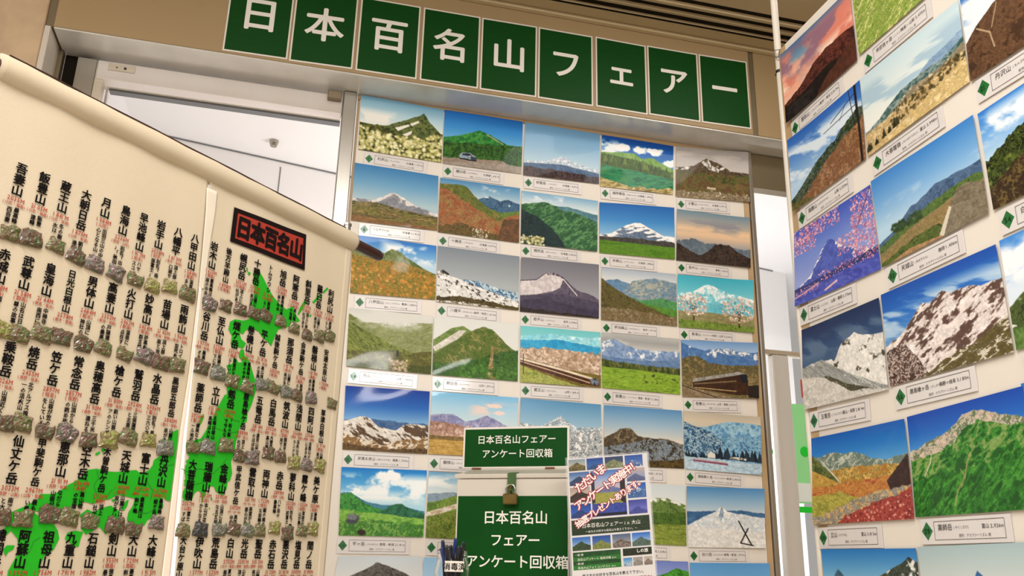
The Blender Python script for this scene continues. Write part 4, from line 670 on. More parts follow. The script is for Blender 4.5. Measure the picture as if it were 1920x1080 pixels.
def print_photo(b, c, r):
    what, fn, W, H = PIC[b, c, r]; pl, q = corners(b, c, r); k = 11+c*7+r*31+(400 if b == 'R' else 0)
    W, H = int(W*1.28), int(H*1.28); p = Pic(W, H, k); fn(p)
    g = .5*vnoise(p.u*W/2.2, p.v*H/2.2, k)+.5*vnoise(p.u*W/4.5, p.v*H/4.5, k+1); p.c = np.clip(p.c*(1+(p.land*.22)[..., None]*(g-.5)[..., None]), 0, 1)
    m = p.c.mean(-1, keepdims=True); p.c = m+(p.c-m)*.97; p.c = np.clip(.44+(p.c-.44)*1.12, 0, 1)
    u, v = p.u[..., None], p.v[..., None]
    uv = q[0]*(1-u)*(1-v)+q[1]*u*(1-v)+q[2]*u*v+q[3]*(1-u)*v
    rs = np.random.RandomState(k); a, ph = rs.uniform(.0006, .0018), rs.uniform(0, 6)
    h = .0025+a*(1+np.sin(p.u*5+ph+p.v*2.2)*np.cos(p.v*4+ph))
    if b == 'W' and c == 4: h += .010*p.u**5*(1-.5*p.v)
    if b == 'R' and c == 0: h += .006*(1-p.u)**5
    V = pl(np.concatenate([uv, h[..., None]], -1)).reshape(-1, 3)
    i = np.arange((H-1)*(W-1)); i = (i//(W-1))*W+i % (W-1)
    F = np.c_[i, i+W, i+W+1, i+1]
    name = 'mountain_photo'; me = bpy.data.meshes.new(name); org = V.mean(0)
    me.vertices.add(len(V)); me.vertices.foreach_set('co', (V-org).ravel()); me.loops.add(F.size); me.loops.foreach_set('vertex_index', F.ravel().astype(np.int32))
    me.polygons.add(len(F)); me.polygons.foreach_set('loop_start', np.arange(0, F.size, 4, dtype=np.int32)); me.polygons.foreach_set('use_smooth', np.ones(len(F), bool)); me.update(calc_edges=True)
    at = me.color_attributes.new('picture', 'FLOAT_COLOR', 'POINT'); at.data.foreach_set('color', np.c_[lin(p.c).reshape(-1, 3), np.ones(len(V))].ravel().astype(np.float32))
    me.materials.append(M['photo'] if b == 'W' else M['photofilm'])
    o = bpy.data.objects.new(name, me); COL.objects.link(o); o.location = org
    tag(o, 'glossy print of a %s' % what if what[0] not in 'aeiou' else 'glossy print of an %s' % what, 'photo', 'mountain prints on the doorway board' if b == 'W' else 'mountain prints on the side board')
    return q, pl, what
_names = '利尻山/りしりざん/北海道 1,721m;羅臼岳/らうすだけ/北海道 1,661m;斜里岳/しゃりだけ/北海道 1,547m;雌阿寒岳/めあかんだけ/北海道 1,499m;大雪山/たいせつざん/北海道 2,291m;トムラウシ山//北海道 2,141m;十勝岳/とかちだけ/北海道 2,077m;幌尻岳/ぽろしりだけ/北海道 2,052m;羊蹄山/ようていざん/北海道 1,898m;岩木山/いわきさん/青森 1,625m;八甲田山/はっこうださん/青森 1,585m;八幡平/はちまんたい/岩手・秋田 1,613m;岩手山/いわてさん/岩手 2,038m;早池峰山/はやちねさん/岩手 1,917m;鳥海山/ちょうかいさん/秋田・山形 2,236m;月山/がっさん/山形 1,984m;朝日岳/あさひだけ/山形 1,871m;蔵王山/ざおうざん/山形 1,841m;飯豊山/いいでさん/福島・新潟 2,128m;吾妻山/あづまやま/山形・福島 2,035m;安達太良山/あだたらやま/福島 1,700m;磐梯山/ばんだいさん/福島 1,816m;会津駒ヶ岳/あいづこまがたけ/福島 2,133m;那須岳/なすだけ/栃木 1,917m;越後駒ヶ岳/えちごこまがたけ/新潟 2,003m;平ヶ岳/ひらがたけ/群馬・新潟 2,141m;巻機山/まきはたやま/新潟 1,967m;;至仏山/しぶつさん/群馬 2,228m;谷川岳/たにがわだけ/群馬・新潟 1,977m'.split(';')
CAPT = {('W', i % 5, i//5): (i+1, n) for i, n in enumerate(_names) if n}
CAPT.update({('R', 0, 0): (46, '雲取山/くもとりやま/東京・埼玉 2,017m'), ('R', 1, 0): (47, '甲武信ヶ岳/こぶしがたけ/埼玉・山梨 2,475m'), ('R', 0, 1): (49, '瑞牆山/みずがきやま/山梨 2,230m'), ('R', 1, 1): (50, '大菩薩嶺/だいぼさつれい/富山 2,998m'),
             ('R', 2, 1): (51, '丹沢山/たんざわさん/神奈川 1,567m'), ('R', 0, 2): (52, '富士山/ふじさん/山梨・静岡 3,776m'), ('R', 1, 2): (53, '天城山/あまぎさん/静岡 1,406m'), ('R', 2, 2): (54, '白馬岳/しろうまだけ/長野・富山 2,932m'),
             ('R', 0, 3): (55, '五竜岳/ごりゅうだけ/富山・長野 2,814m'), ('R', 1, 3): (56, '鹿島槍ヶ岳/かしまやりがたけ/長野・岐阜 3,180m'), ('R', 2, 3): (57, '剱岳/つるぎだけ/富山 2,999m'), ('R', 0, 4): (58, '立山/たてやま/富山 3,015m'), ('R', 1, 4): (59, '薬師岳/やくしだけ/富山 2,926m')})
DX0 = [.040, .047, .034, .027, .020, .014]   # the first column's captions sit a little further in
def caption(b, c, r, q, pl, what):
    num, txt = CAPT[b, c, r]; n1, n2, n3 = txt.split('/')
    bl, br = q[3], q[2]; t = br-bl; ang = math.atan2(t[1], t[0]); dx = (DX0[r] if c == 0 else .020) if b == 'W' else .027
    rs = np.random.RandomState(num); dz = rs.uniform(-.002, .002)
    fr = Plane(pl(np.array([*bl, .0012])), pl(np.array([*br, 0]))-pl(np.array([*bl, 0])), pl(np.array([bl[0]-t[1], bl[1]+t[0], 0]))-pl(np.array([*bl, 0])))
    e = empty('caption_card', fr(np.array([dx+.09, -.052, 0])))
    tag(e, 'caption card under the print of: %s' % what, 'caption card', 'caption cards under the prints')
    w0, w1, v0, v1 = dx-.017, dx+.205, -.052+dz, -.006+dz; ww, wv = dx+.019, (-.045+dz, -.0115+dz)
    MB().box((w0, v0, 0), (w1, v1, .0008), fr).build('card', M['caption'], e)
    vc = (wv[0]+wv[1])/2; d = .0135 if b == 'W' else .0145
    dm = MB().prism([(dx-d, vc), (dx, vc-d*1.15), (dx+d, vc), (dx, vc+d*1.15)], .0009, .0014, fr).build('number_diamond', M['diamond'], e)
    ik = Ink(); ik.row(str(num), dx, vc, .0135, centre=True, bold=.02); ik.build('digits', M['digit'], fr, .0018, dm)
    ik = Ink(); ik.frame(ww, wv[0], ww+.172, wv[1], .0009)
    s = min(.0125, .055/len(n1)); a = ik.row(n1, ww+.010, vc+.0055, s, bold=.004)
    if n2: ik.row('('+n2+')', ww+.014+a, vc+.0045, min(.0062, .045/len(n2)))
    L = ik.row(n3, 0, -99, .0088)
    ik.V = [x for x in ik.V if x[:, 1].max() > -9]; ik2 = Ink()
    ik2.row(n3, ww+.168-L, vc+.0048, .0088, bold=.004); ik2.row('提供：クラブツーリズム 様', ww+.062, vc-.0098, .0062)
    k = sum(len(x) for x in ik.V); ik.F = [f for f in ik.F if max(f) < k]; ik.n = k; ik.M = [0]*len(ik.F)
    ik.F += [[i+k for i in f] for f in ik2.F]; ik.V += ik2.V; ik.n += ik2.n; ik.M += ik2.M
    ik.build('lettering', M['ink'], fr, .0014, e)
for key in PIC:
    q, pl, what = print_photo(*key)
    if key in CAPT: caption(*key, q, pl, what)

# ------------------------------------------------------------------ cloth banner of the hundred mountains
BA = math.radians(45.331)
BAN = Plane((-.041, -.836, 0), (math.cos(BA), math.sin(BA), 0))
def cloth_h(u, v): return .0030*np.sin(u*17+v*2.2)*np.clip((2.0-ZO+.59-v)/.5+.35, 0, 1)*.8+.0008*np.sin(u*41+1)
def cloth(name, left, right, m, parent, h=0., nu=90, nv=110):
    """sheet between two edge curves given as (u, v) lists from top to bottom"""
    L, R = np.array(left), np.array(right); v0 = np.linspace(0, 1, nv)
    lv = np.interp(v0, np.linspace(0, 1, len(L)), L[:, 1]); rv = np.interp(v0, np.linspace(0, 1, len(R)), R[:, 1])
    lu = np.interp(-lv, -L[:, 1], L[:, 0]); ru = np.interp(-rv, -R[:, 1], R[:, 0])
    s = np.linspace(0, 1, nu)[None, :]; U = lu[:, None]*(1-s)+ru[:, None]*s; V = lv[:, None]*(1-s)+rv[:, None]*s
    H = cloth_h(U, V)+h; n = nu*nv
    P = np.concatenate([np.stack([U, V, H], -1).reshape(-1, 3), np.stack([U, V, H-.0007], -1).reshape(-1, 3)])
    F = []
    for j in range(nv-1):
        for i in range(nu-1):
            a = j*nu+i; F += [[a, a+nu, a+nu+1, a+1], [n+a, n+a+1, n+a+nu+1, n+a+nu]]
    for i in range(nu-1): F += [[i, i+1, n+i+1, n+i]]
    for j in range(nv-1): F += [[j*nu, n+j*nu, n+j*nu+nu, j*nu+nu], [j*nu+nu-1, j*nu+2*nu-1, n+j*nu+2*nu-1, n+j*nu+nu-1]]
    return link(name, BAN(P), F, M[m], parent, smooth=True)
ban = empty('wall_hanging', BAN(np.array([-.43, 0, 0])) * [1, 1, 0] + [0, 0, .75])
tag(ban, 'cream cloth banner of mountain names over a green map, on a rosewood rod', 'wall hanging')
rt = BAN.at(330, 150+152); rl0, rr0 = BAN.at(3, 150), BAN.at(662, 452)
zr = BAN.at(660, 452)[1]; ul, ur = -.862, BAN.at(664, 455)[0]; RR = .0235
def rodp(u): return BAN(np.array([u, zr+(u-ur)*.004, -.006]))
re_ = BAN.at(716, 478)[0]
MB().tube([rodp(ul-.11), rodp(ul-.1), rodp(re_-.012), rodp(re_)], [.0115, .0135, .0135, .0115], 20).build('rod', M['rod'], ban, smooth=False)
sl = MB(); prof = [(ul, RR*.96), (ul+.006, RR)]+[(ul+(ur-ul)*k/24, RR*(1+.03*math.sin(k*1.7))) for k in range(1, 24)]+[(ur-.006, RR), (ur, RR*.96)]
sl.tube([rodp(u) for u, _ in prof], [r for _, r in prof], 28)
sl.build('rod_sleeve', M['cloth'], ban, smooth=True)
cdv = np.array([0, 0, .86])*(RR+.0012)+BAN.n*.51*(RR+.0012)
MB().tube([rodp(ul+.01+(ur-ul-.05)*k/12)+cdv+[0, 0, .0006*math.sin(k*2.1)] for k in range(13)], .0016, 8).build('cord', M['rod'], ban)  # thin dark tube along the sleeve's upper edge
e0 = [BAN.at(*x) for x in ((390, 330), (373, 540), (356, 700), (341, 810), (316, 1080), (304, 1200))]
e1 = [BAN.at(*x) for x in ((394, 330), (378, 540), (362, 700), (351, 810), (328, 1080), (317, 1200))]
VT = zr-.004; VB = .83
e0[0][1] = e1[0][1] = VT; e0[-1][1] = e1[-1][1] = VB
cloth('left_panel', [(ul+.004, VT), (ul+.004, VB)], e0, 'cloth', ban)
cloth('right_panel', e1, [(.0, VT), (-.003, 1.7), (-.004, VB)], 'cloth', ban)
hm = [BAN.at(*x) for x in ((371, 540), (352, 700), (335, 810), (301, 1080), (288, 1200))]; hm[-1][1] = VB
cloth('side_hem', hm, [p+[.0012, 0] for p in e0[1:]], 'lit_hem', ban, h=.0030, nu=6)
ts = [BAN.at(*x) for x in ((386, 352), (384, 400), (378, 470), (371, 541))]; te = [BAN.at(*x) for x in ((407, 360), (403, 400), (391, 470), (381, 541))]
cloth('seam_strip', ts, te, 'seamcloth', ban, h=.0020, nu=8, nv=20)
cloth('edge_hem', [(-.021, VT-.02), (-.024, VB)], [(.0004, VT-.02), (-.0036, VB)], 'cloth', ban, h=.0009, nu=5)
# hanging gear: a hook on the sleeve and two thin poles behind the cloth
hk = BAN.at(650, 432)
MB().tube([BAN(np.array([hk[0], hk[1]+.011, .002])), BAN(np.array([hk[0], hk[1]-.012, .002]))], .0075, 14).tube([BAN(np.array([hk[0], hk[1]+.016, .002])), BAN(np.array([hk[0], hk[1]+.0112, .002]))], .0095, 14).build('hook', M['clip'], ban)
MB().tube([BAN(np.array([-.06, 0.02, -.034])), BAN(np.array([-.06, zr-.01, -.034]))], .009, 14).build('pole', M['clip'], ban)
MB().tube([BAN(np.array([-.80, 0.02, -.034])), BAN(np.array([-.80, zr-.01, -.034]))], .009, 14).build('pole', M['clip'], ban)
for u in (-.06, -.80):
    f = MB(); f.tube([BAN(np.array([u, .012, -.25])), BAN(np.array([u, .012, .16]))], .011, 12); f.build('foot', M['clip'], ban)
# seal-like title patch
tp = [BAN.at(*x, .0025) for x in ((440, 388), (574, 440), (571, 507), (432, 452))]
def quadmap(q, a, b): return (q[0]*(1-a)+q[1]*a)*(1-b)+(q[3]*(1-a)+q[2]*a)*b
def patch(ik, q, a0, a1, b0, b1, n=14):
    for i in range(n):
        x0, x1 = a0+(a1-a0)*i/n, a0+(a1-a0)*(i+1)/n; ik.poly([quadmap(q, x0, b1), quadmap(q, x1, b1), quadmap(q, x1, b0), quadmap(q, x0, b0)])
ik = Ink(); patch(ik, tp, 0, 1, 0, 1); pt = ik.build('title_patch', M['blk'], BAN, .0024, ban, cloth_h)
ik = Ink(); patch(ik, tp, .05, .955, .14, .87); ik.build('red_field', M['red'], BAN, .0032, pt, cloth_h)
ik = Ink(); pw, phh = tp[1][0]-tp[0][0], tp[0][1]-tp[3][1]
for i, ch in enumerate('日本百名山'):
    c = quadmap(tp, .14+.18*i, .5); ik.row(ch, c[0], c[1], phh*.66, sx=1.08*pw*.18/(phh*.66), bold=.05, centre=True)
ik.build('title_lettering', M['blk'], BAN, .0042, pt, cloth_h)
# printed map: outlines
def mp(pts, ox, oy, s): return [BAN.at(ox+x/s, oy+y/s) for x, y in pts]
isl = [mp([(370,335),(398,345),(425,390),(450,440),(480,490),(520,540),(560,572),(600,552),(605,590),(640,640),(600,655),(560,680),(515,690),(492,735),(472,790),(450,765),(420,740),(395,705),(350,680),(318,695),(300,720),(280,710),(290,750),(318,775),(300,805),(270,795),(245,805),(228,770),(235,730),(215,690),(225,645),(255,630),(300,640),(340,630),(345,590),(340,550),(350,525),(365,500),(368,440),(360,390)], 360, 400, 3.175),
    mp([(625,600),(640,560),(665,520),(675,530),(655,570),(632,605)], 360, 400, 3.175), mp([(712,530),(760,480),(770,490),(725,535)], 360, 400, 3.175), mp([(775,470),(805,440),(812,450),(785,475)], 360, 400, 3.175), mp([(690,612),(708,600),(707,616)], 360, 400, 3.175),
    mp([(330,350),(342,350),(346,360),(338,370),(329,364)], 360, 400, 3.175), mp([(320,325),(328,322),(330,350),(323,345)], 360, 400, 3.175),
    # main island, one outline: north tip, east coast, south coast, west end, north coast
    mp([(285,810),(305,812),(310,850),(330,860),(335,880),(345,900),(360,950),(375,1000),(378,1060)], 360, 400, 3.175)
    + mp([(495,10),(480,60),(455,110),(450,160),(410,190),(400,230),(385,280),(375,350),(355,400),(362,470),(350,510),(335,520),(330,560),(305,600),(285,590),(265,575),(255,545),(230,545),(210,570),(200,605),(185,625),(180,580),(160,570),(140,590),(125,630),(50,630)], 320, 740, 3.175)
    + mp([(1330,520),(1270,520),(1240,510),(1212,480),(1220,560),(1170,620),(1100,660),(1078,702),(1000,690),(950,660),(962,600),(990,560),(1012,500),(940,482),(880,470),(830,500),(740,520),(690,540),(640,525),(590,530),(540,540),(500,585),(460,610),(400,585),(330,600),(250,590),(180,592),(110,640),(60,680),(35,650),(60,610),(180,560),(290,500),(300,465),(400,465),(450,440),(500,400),(560,370),(620,330),(650,285),(720,275),(800,295),(870,300),(960,290),(1020,285),(1050,310),(1110,290),(1140,250),(1150,210),(1210,170),(1280,100),(1300,40),(1330,20)], 0, 810, 4)
    + mp([(75,310),(105,285),(180,260),(230,180),(270,90),(320,0)], 320, 740, 3.175) + mp([(205,1080),(205,1000),(215,940),(203,905),(240,895),(245,850),(262,870),(275,890),(300,885),(275,855)], 360, 400, 3.175),
    mp([(940,335),(948,285),(975,262),(1003,250),(1000,330),(965,310)], 0, 722, 3.009), mp([(165,180),(175,140),(195,112),(200,130),(185,165),(172,185)], 320, 740, 3.175), mp([(710,160),(745,145),(748,160),(715,178)], 0, 810, 4), mp([(755,130),(775,118),(785,140),(768,156)], 0, 810, 4),
    mp([(590,625),(650,580),(700,602),(760,570),(830,552),(895,595),(890,645),(830,700),(792,770),(745,710),(690,745),(640,770),(600,720),(625,670)], 0, 810, 4),
    mp([(110,640),(250,600),(300,640),(400,690),(430,740),(440,800),(400,880),(330,930),(300,1000),(280,1110),(50,1110),(60,1040),(100,970),(140,900),(130,800),(80,740),(40,780),(20,740),(60,680)], 0, 810, 4),
    mp([(20,880),(50,850),(110,850),(100,880),(60,900),(40,935)], 0, 810, 4), mp([(480,800),(500,755),(560,740),(620,750),(600,800),(585,860),(550,860),(520,830)], 0, 810, 4),
    mp([(835,505),(865,503),(860,520),(840,522)], 0, 810, 4), mp([(915,560),(940,520),(965,505),(955,550),(930,590),(900,570)], 0, 810, 4), mp([(560,535),(600,525),(620,545),(580,560)], 0, 810, 4), mp([(185,620),(195,610),(190,640),(182,640)], 320, 740, 3.175), mp([(236,614),(244,612),(244,630),(237,630)], 320, 740, 3.175), mp([(222,676),(232,672),(230,684)], 320, 740, 3.175), mp([(246,710),(254,706),(254,718)], 320, 740, 3.175)]
ik = Ink()
from mathutils.geometry import tessellate_polygon
for P in isl:
    P = [tuple(p) for p in P]; tri = tessellate_polygon([[Vector((x, y, 0)) for x, y in P]])
    tri = [t if (P[t[1]][0]-P[t[0]][0])*(P[t[2]][1]-P[t[0]][1])-(P[t[1]][1]-P[t[0]][1])*(P[t[2]][0]-P[t[0]][0]) > 0 else (t[0], t[2], t[1]) for t in tri]
    # fine strips keep the print on the waving cloth
    ik._put(np.c_[np.array(P), np.zeros(len(P))], [list(t) for t in tri], 0)
V = np.concatenate(ik.V)
import bmesh
mm = bpy.data.meshes.new('map'); mm.from_pydata([(x, y, 0) for x, y, _ in V], [], ik.F); bmm = bmesh.new(); bmm.from_mesh(mm)
for _ in range(4):
    ed = [e for e in bmm.edges if e.calc_length() > .02]
    if ed: bmesh.ops.subdivide_edges(bmm, edges=ed, cuts=1); bmesh.ops.triangulate(bmm, faces=bmm.faces[:])
VV = np.array([v.co[:2] for v in bmm.verts]); bmm.verts.index_update(); FF = [[v.index for v in f.verts] for f in bmm.faces]
# the print stops at the slit between the two panels
slit0 = np.interp(-VV[:, 1], [-p[1] for p in e0], [p[0] for p in e0])-.001; slit1 = np.interp(-VV[:, 1], [-p[1] for p in e1], [p[0] for p in e1])+.001; hemu = np.interp(-VV[:, 1], [-p[1] for p in hm], [p[0] for p in hm])
inl = (VV[:, 0] > hemu-.001) & (VV[:, 0] < (slit0+slit1)/2); inr = (VV[:, 0] >= (slit0+slit1)/2) & (VV[:, 0] < slit1); side = VV[:, 0] < (slit0+slit1)/2
VV[inl, 0] = hemu[inl]-.001; VV[inr, 0] = slit1[inr]
FF = [f for f in FF if len({bool(side[i]) for i in f}) == 1]
link('map_print', BAN(np.c_[VV, .0011+cloth_h(VV[:, 0], VV[:, 1])]), FF, M['mapg'], ban)
bmm.free()
ik = Ink()
for L in ([(640,330),(655,400),(600,450),(560,470)],[(720,290),(735,340),(700,400),(720,470)],[(880,370),(930,380),(940,340)],[(1110,300),(1100,380),(1140,440),(1120,520)],[(840,430),(800,480)],[(390,470),(400,540)],[(1180,200),(1230,260),(1300,240)],[(1060,420),(1010,470)],[(150,930),(220,900),(250,820),(300,790)],[(1000,600),(1090,610),(1170,570)]):
    P = mp(L, 0, 810, 4)
    for a, b in zip(P, P[1:]):
        d = b-a; nn = np.array([-d[1], d[0]])/np.linalg.norm(d)*.0006
        for k in range(3): ik.poly([a+d*k/3-nn, a+d*(k+1)/3-nn, a+d*(k+1)/3+nn, a+d*k/3+nn])
for L in ([(60,440),(100,460),(180,440),(250,470)],[(270,200),(340,230),(400,220)],[(180,300),(230,340),(300,320),(360,350)],[(250,470),(300,420),(330,380)],[(330,90),(360,150),(410,160)],[(120,540),(200,520),(240,480)]):
    P = mp(L, 320, 740, 3.175)
    for a, b in zip(P, P[1:]):
        d = b-a; nn = np.array([-d[1], d[0]])/np.linalg.norm(d)*.0006
        for k in range(3): ik.poly([a+d*k/3-nn, a+d*(k+1)/3-nn, a+d*(k+1)/3+nn, a+d*k/3+nn])
ik.build('map_borders', M['mapline'], BAN, .0015, ban, cloth_h)
# names: five rows, the first column of the lower rows and the second of the lowest lie outside the picture
R_ = ['吾妻山2035山形・福島/飯豊山2105山形・福島/蔵王山1841山形・宮城/大朝日岳1870山形・新潟/月山1984山形/鳥海山2236秋田・山形/早池峰山1917岩手/岩手山2038岩手/八幡平1613岩手・秋田/八甲田山1584青森/岩木山1625青森/後方羊蹄山1898北海道/幌尻岳2052北海道/十勝岳2077北海道/トムラウシ山2141北海道/旭岳2290北海道/阿寒岳1499北海道/斜里岳1547北海道/羅臼岳1661北海道/利尻山1721北海道',
      '赤城山1828群馬/武尊山2158群馬/皇海山2144群馬・栃木/日光白根山2578栃木・群馬/男体山2484栃木/高妻山2353新潟・長野/火打山2462新潟/妙高山2454新潟/苗場山2145新潟・長野/雨飾山1963新潟・長野/谷川岳1977群馬・新潟/至仏山2228群馬/燧ケ岳2356福島/巻機山1967群馬・新潟/平ケ岳2141群馬・新潟/越後駒ケ岳2003新潟/那須岳1917栃木/会津駒ケ岳2133福島/磐梯山1819福島/安達太良山1700福島',
      '/乗鞍岳3026長野・岐阜/焼岳2455長野・岐阜/笠ケ岳2897岐阜/常念岳2857長野/奥穂高岳3190長野・岐阜/槍ケ岳3180長野・岐阜/鷲羽岳2924長野・富山/水晶岳2986富山/黒部五郎岳2840富山・岐阜/薬師岳2926富山/立山3015富山/剱岳2998富山/鹿島槍ケ岳2889長野・富山/五竜岳2814長野・富山/白馬岳2932長野・富山/筑波山877茨城/浅間山2568群馬・長野/四阿山2354群馬・長野/草津白根山2171群馬',
      '//仙丈ケ岳3033長野・山梨/甲斐駒ケ岳2967山梨・長野/恵那山2191長野・岐阜/空木岳2864長野/木曽駒ケ岳2956長野/天城山1406静岡/富士山3776静岡・山梨/丹沢山1673神奈川/大菩薩嶺2057山梨/瑞牆山2230山梨/金峰山2595山梨・長野/甲武信ケ岳2475埼玉・山梨・長野/雲取山2017東京・埼玉・山梨/両神山1723埼玉/赤岳2899長野・山梨/蓼科山2530長野/霧ケ峰1925長野/美ケ原2034長野',
      '//韓国岳1700鹿児島/阿蘇山1592熊本/祖母山1756大分・宮崎/九重山1791大分/石鎚山1982愛媛/剣山1955徳島/大山1729鳥取/大峰山1915奈良/大台ケ原山1695奈良/伊吹山1377滋賀・岐阜/荒島岳1523福井/白山2702石川・岐阜/光岳2591静岡・長野/聖岳3013静岡・長野/赤石岳3120静岡・長野/悪沢岳3141静岡/塩見岳3047静岡・長野/間ノ岳3189静岡・山梨']
DESC = {'吾妻山': '最高峰は西吾妻山', '飯豊山': '飯豊連峰', '蔵王山': '冬の樹氷は', '大朝日岳': '朝日連峰', '月山': '出羽三山の中心となる山', '鳥海山': '別名「出羽富士」「秋田富士」', '早池峰山': 'ハヤチネウスユキソウ', '岩手山': '別名「南部富士」', '八幡平': '頂上部は火口湖や湿原', '八甲田山': '湿原が多い', '武尊山': '山名は日本武尊の故事から',
        '皇海山': '中禅寺湖の南西に位置', '日光白根山': '日光', '男体山': '山頂に二荒山神社の奥宮', '高妻山': '戸隠連峰の最高峰', '火打山': '湿原に池塘点在する', '妙高山': '妙高火山群主峰', '苗場山': '頂上部は湿原と池塘', '雨飾山': 'トロイデ型死火山', '谷川岳': '最高峰はオキの耳', '至仏山': '尾瀬ケ原の眼下に見える', '乗鞍岳': '山頂近くまで車道が', '焼岳': '北アルプス唯一の活火山', '笠ケ岳': '山容が笠の形をしている',
        '常念岳': '山頂から槍穂の眺め抜群', '奥穂高岳': '三千米峰を連ねる穂高', '槍ケ岳': '鋭い山容は北アのシンボル', '鷲羽岳': '三俣蓮華と北東', '水晶岳': '別名「黒岳」三六〇度の', '筑波山': '関東平野に見てんすす', '浅間山': '活火山で有名ランドマーク', '四阿山': '浅間山の北にある火山', '薬師岳': '優美なカール地形', '立山': '主峰は雄山最高峰は大汝山', '剱岳': '「岩の殿堂」で今もなお',
        '五竜岳': '遠見山尾根のほぼ中央', '白馬岳': '大雪渓と高山植物', '仙丈ケ岳': '南アの女王と大カール', '甲斐駒ケ岳': '最も険しい最高峰', '恵那山': 'なだらかな山容が特', '富士山': '最高所は剣ケ峰', '丹沢山': '最高峰は蛭ケ岳', '大菩薩嶺': '富士山の眺すばらしい', '瑞牆山': '本山が花崗岩からなる岩峰', '金峰山': '山頂に巨大な五丈岩', '甲武信ケ岳': '奥秩父の中央部に', '雲取山': '展望がよいと都心が見える',
        '両神山': '鋸の歯のような岩峰あり', '赤岳': '八ケ岳の最高峰', '蓼科山': '別名「諏訪富士」', '霧ケ峰': '草原広がる車山が最高峰', '美ケ原': '最高点は王ケ頭', '剣山': '徳島の最高峰', '大山': '最高峰剣ケ峰', '白山': '夏は高山植物が', '光岳': '山名は山頂の岩'}
ROMA = 'Azuma Iide Zao Asahi Gassan Chokai Hayachine Iwate Hachimantai Hakkoda Iwaki Yotei Poroshiri Tokachi Tomuraushi Asahidake Akan Shari Rausu Rishiri;Akagi Hotaka Sukai Nikko-Shirane Nantai Takatsuma Hiuchi Myoko Naeba Amakazari Tanigawa Shibutsu Hiuchigatake Makihata Hiragatake Echigo-Koma Nasu Aizu-Koma Bandai Adatara;x Norikura Yakedake Kasagatake Jonen Okuhotaka Yarigatake Washiba Suisho Kurobegoro Yakushi Tateyama Tsurugi Kashimayari Goryu Shirouma Tsukuba Asama Azumaya Kusatsu-Shirane;x x Senjo Kaikoma Ena Utsugi Kiso-Koma Amagi Fuji Tanzawa Daibosatsu Mizugaki Kinpu Kobushi Kumotori Ryokami Akadake Tateshina Kirigamine Utsukushi'.split(';')
TOP = [((42, 307), (621, 543)), ((10, 467), (612, 655)), ((20, 640), (606, 768)), ((36, 816), (594, 893)), ((48, 993), (582, 1014))]
SEG = [((42, 307), (365, 443), (402, 455), (621, 543)), ((10, 467), (345, 575), (388, 584), (612, 655)), ((20, 640), (328, 712), (376, 722), (606, 768)), ((36, 816), (308, 852), (362, 862), (594, 893)), ((48, 993), (286, 1005), (344, 1008), (582, 1014))]
def ucol(r, k):
    a, b, c, d = [BAN.at(*q)[0] for q in SEG[r]]; k0 = [0, 0, 1, 2, 3][r]
    return a+(b-a)*(k-k0)/(9-k0) if k < 10 else c+(d-c)*(k-10)/9
import re
black, redk = Ink(), Ink()
NAMES = {}
BADGES = [[(20,437),(60,447),(107,460),(145,480),(180,495),(218,512),(255,524),(288,536),(320,537),(353,551),(395,570),(425,573),(452,580),(477,587),(500,592),(528,602),(553,615),(577,628),(600,630),(620,630)],
          [(5,618),(37,627),(79,625),(118,632),(158,645),(195,652),(235,664),(272,667),(303,680),(333,685),(380,688),(411,700),(437,715),(465,725),(493,720),(515,727),(538,735),(558,742),(585,746),(624,757)],
          [None,(7,793),(42,793),(86,809),(127,812),(167,825),(206,825),(243,820),(280,825),(311,840),(364,838),(392,838),(425,835),(450,855),(475,858),(505,850),(527,857),(552,868),(577,872),(601,873)],
          [None,None,(3,970),(45,973),(95,965),(130,970),(170,978),(218,985),(252,992),(295,980),(345,995),(378,993),(412,993),(440,992),(466,995),(489,995),(516,990),(540,1000),(568,995),(588,992)]]
POOL = ['最高峰は高原の中央', '頂上に神社がある', '展望がすばらしい山', '高山植物の宝庫', '山麓には温泉が多い']
for r, (a, b) in enumerate(TOP):
    ka = [0, 0, 1, 2, 3][r]; za, zb = BAN.at(*a)[1], BAN.at(*b)[1]
    items = R_[r].split('/')
    for k, it in enumerate(items):
        if not it: continue
        m_ = re.match(r'(\D+?)(\d+)(.*)', it); n, el, pf = m_.groups(); NAMES[r, k] = n
        u = ucol(r, k); z = za+(zb-za)*(k-ka)/(19-ka); pt_ = min(.0188, .0735/len(n)); sz = pt_*1.0
        if n == 'トムラウシ山': n = 'トムラウシ'
        black.col(n, u, z, sz, pitch=pt_/sz, bold=.030, res=2, sx=1.02)
        z2 = z-len(n)*pt_
        redk.row(el+'M', u, z2-.0050, .0098, centre=True, bold=.012, sx=.92); pfs = '('+pf+')'; redk.row(pfs, u, z2-.0135, min(.0078, .030/len(pf)), centre=True, bold=.012)
        bz = BAN.at(*BADGES[r][k])[1] if r < 4 and BADGES[r][k] is not None else z-.13
        d = DESC.get(NAMES[r, k], POOL[(k*3+r) % 5]); room = (z2-.019)-(bz+.012)
        if room > .012:
            s = .0088; n1 = max(1, int(room/s+.6))
            if len(d) <= n1 and len(d) < 6: black.col(d, u-.002, z2-.019, s, bold=.03)
            else:
                h = (len(d)+1)//2; black.col(d[:min(h, n1)], u+.0052, z2-.018, s, bold=.03); black.col(d[h:h+n1], u-.0058, z2-.0195, s, bold=.03)
black.build('name_lettering', M['inkb'], BAN, .0020, ban, cloth_h)
redk.build('height_lettering', M['redink'], BAN, .0020, ban, cloth_h)

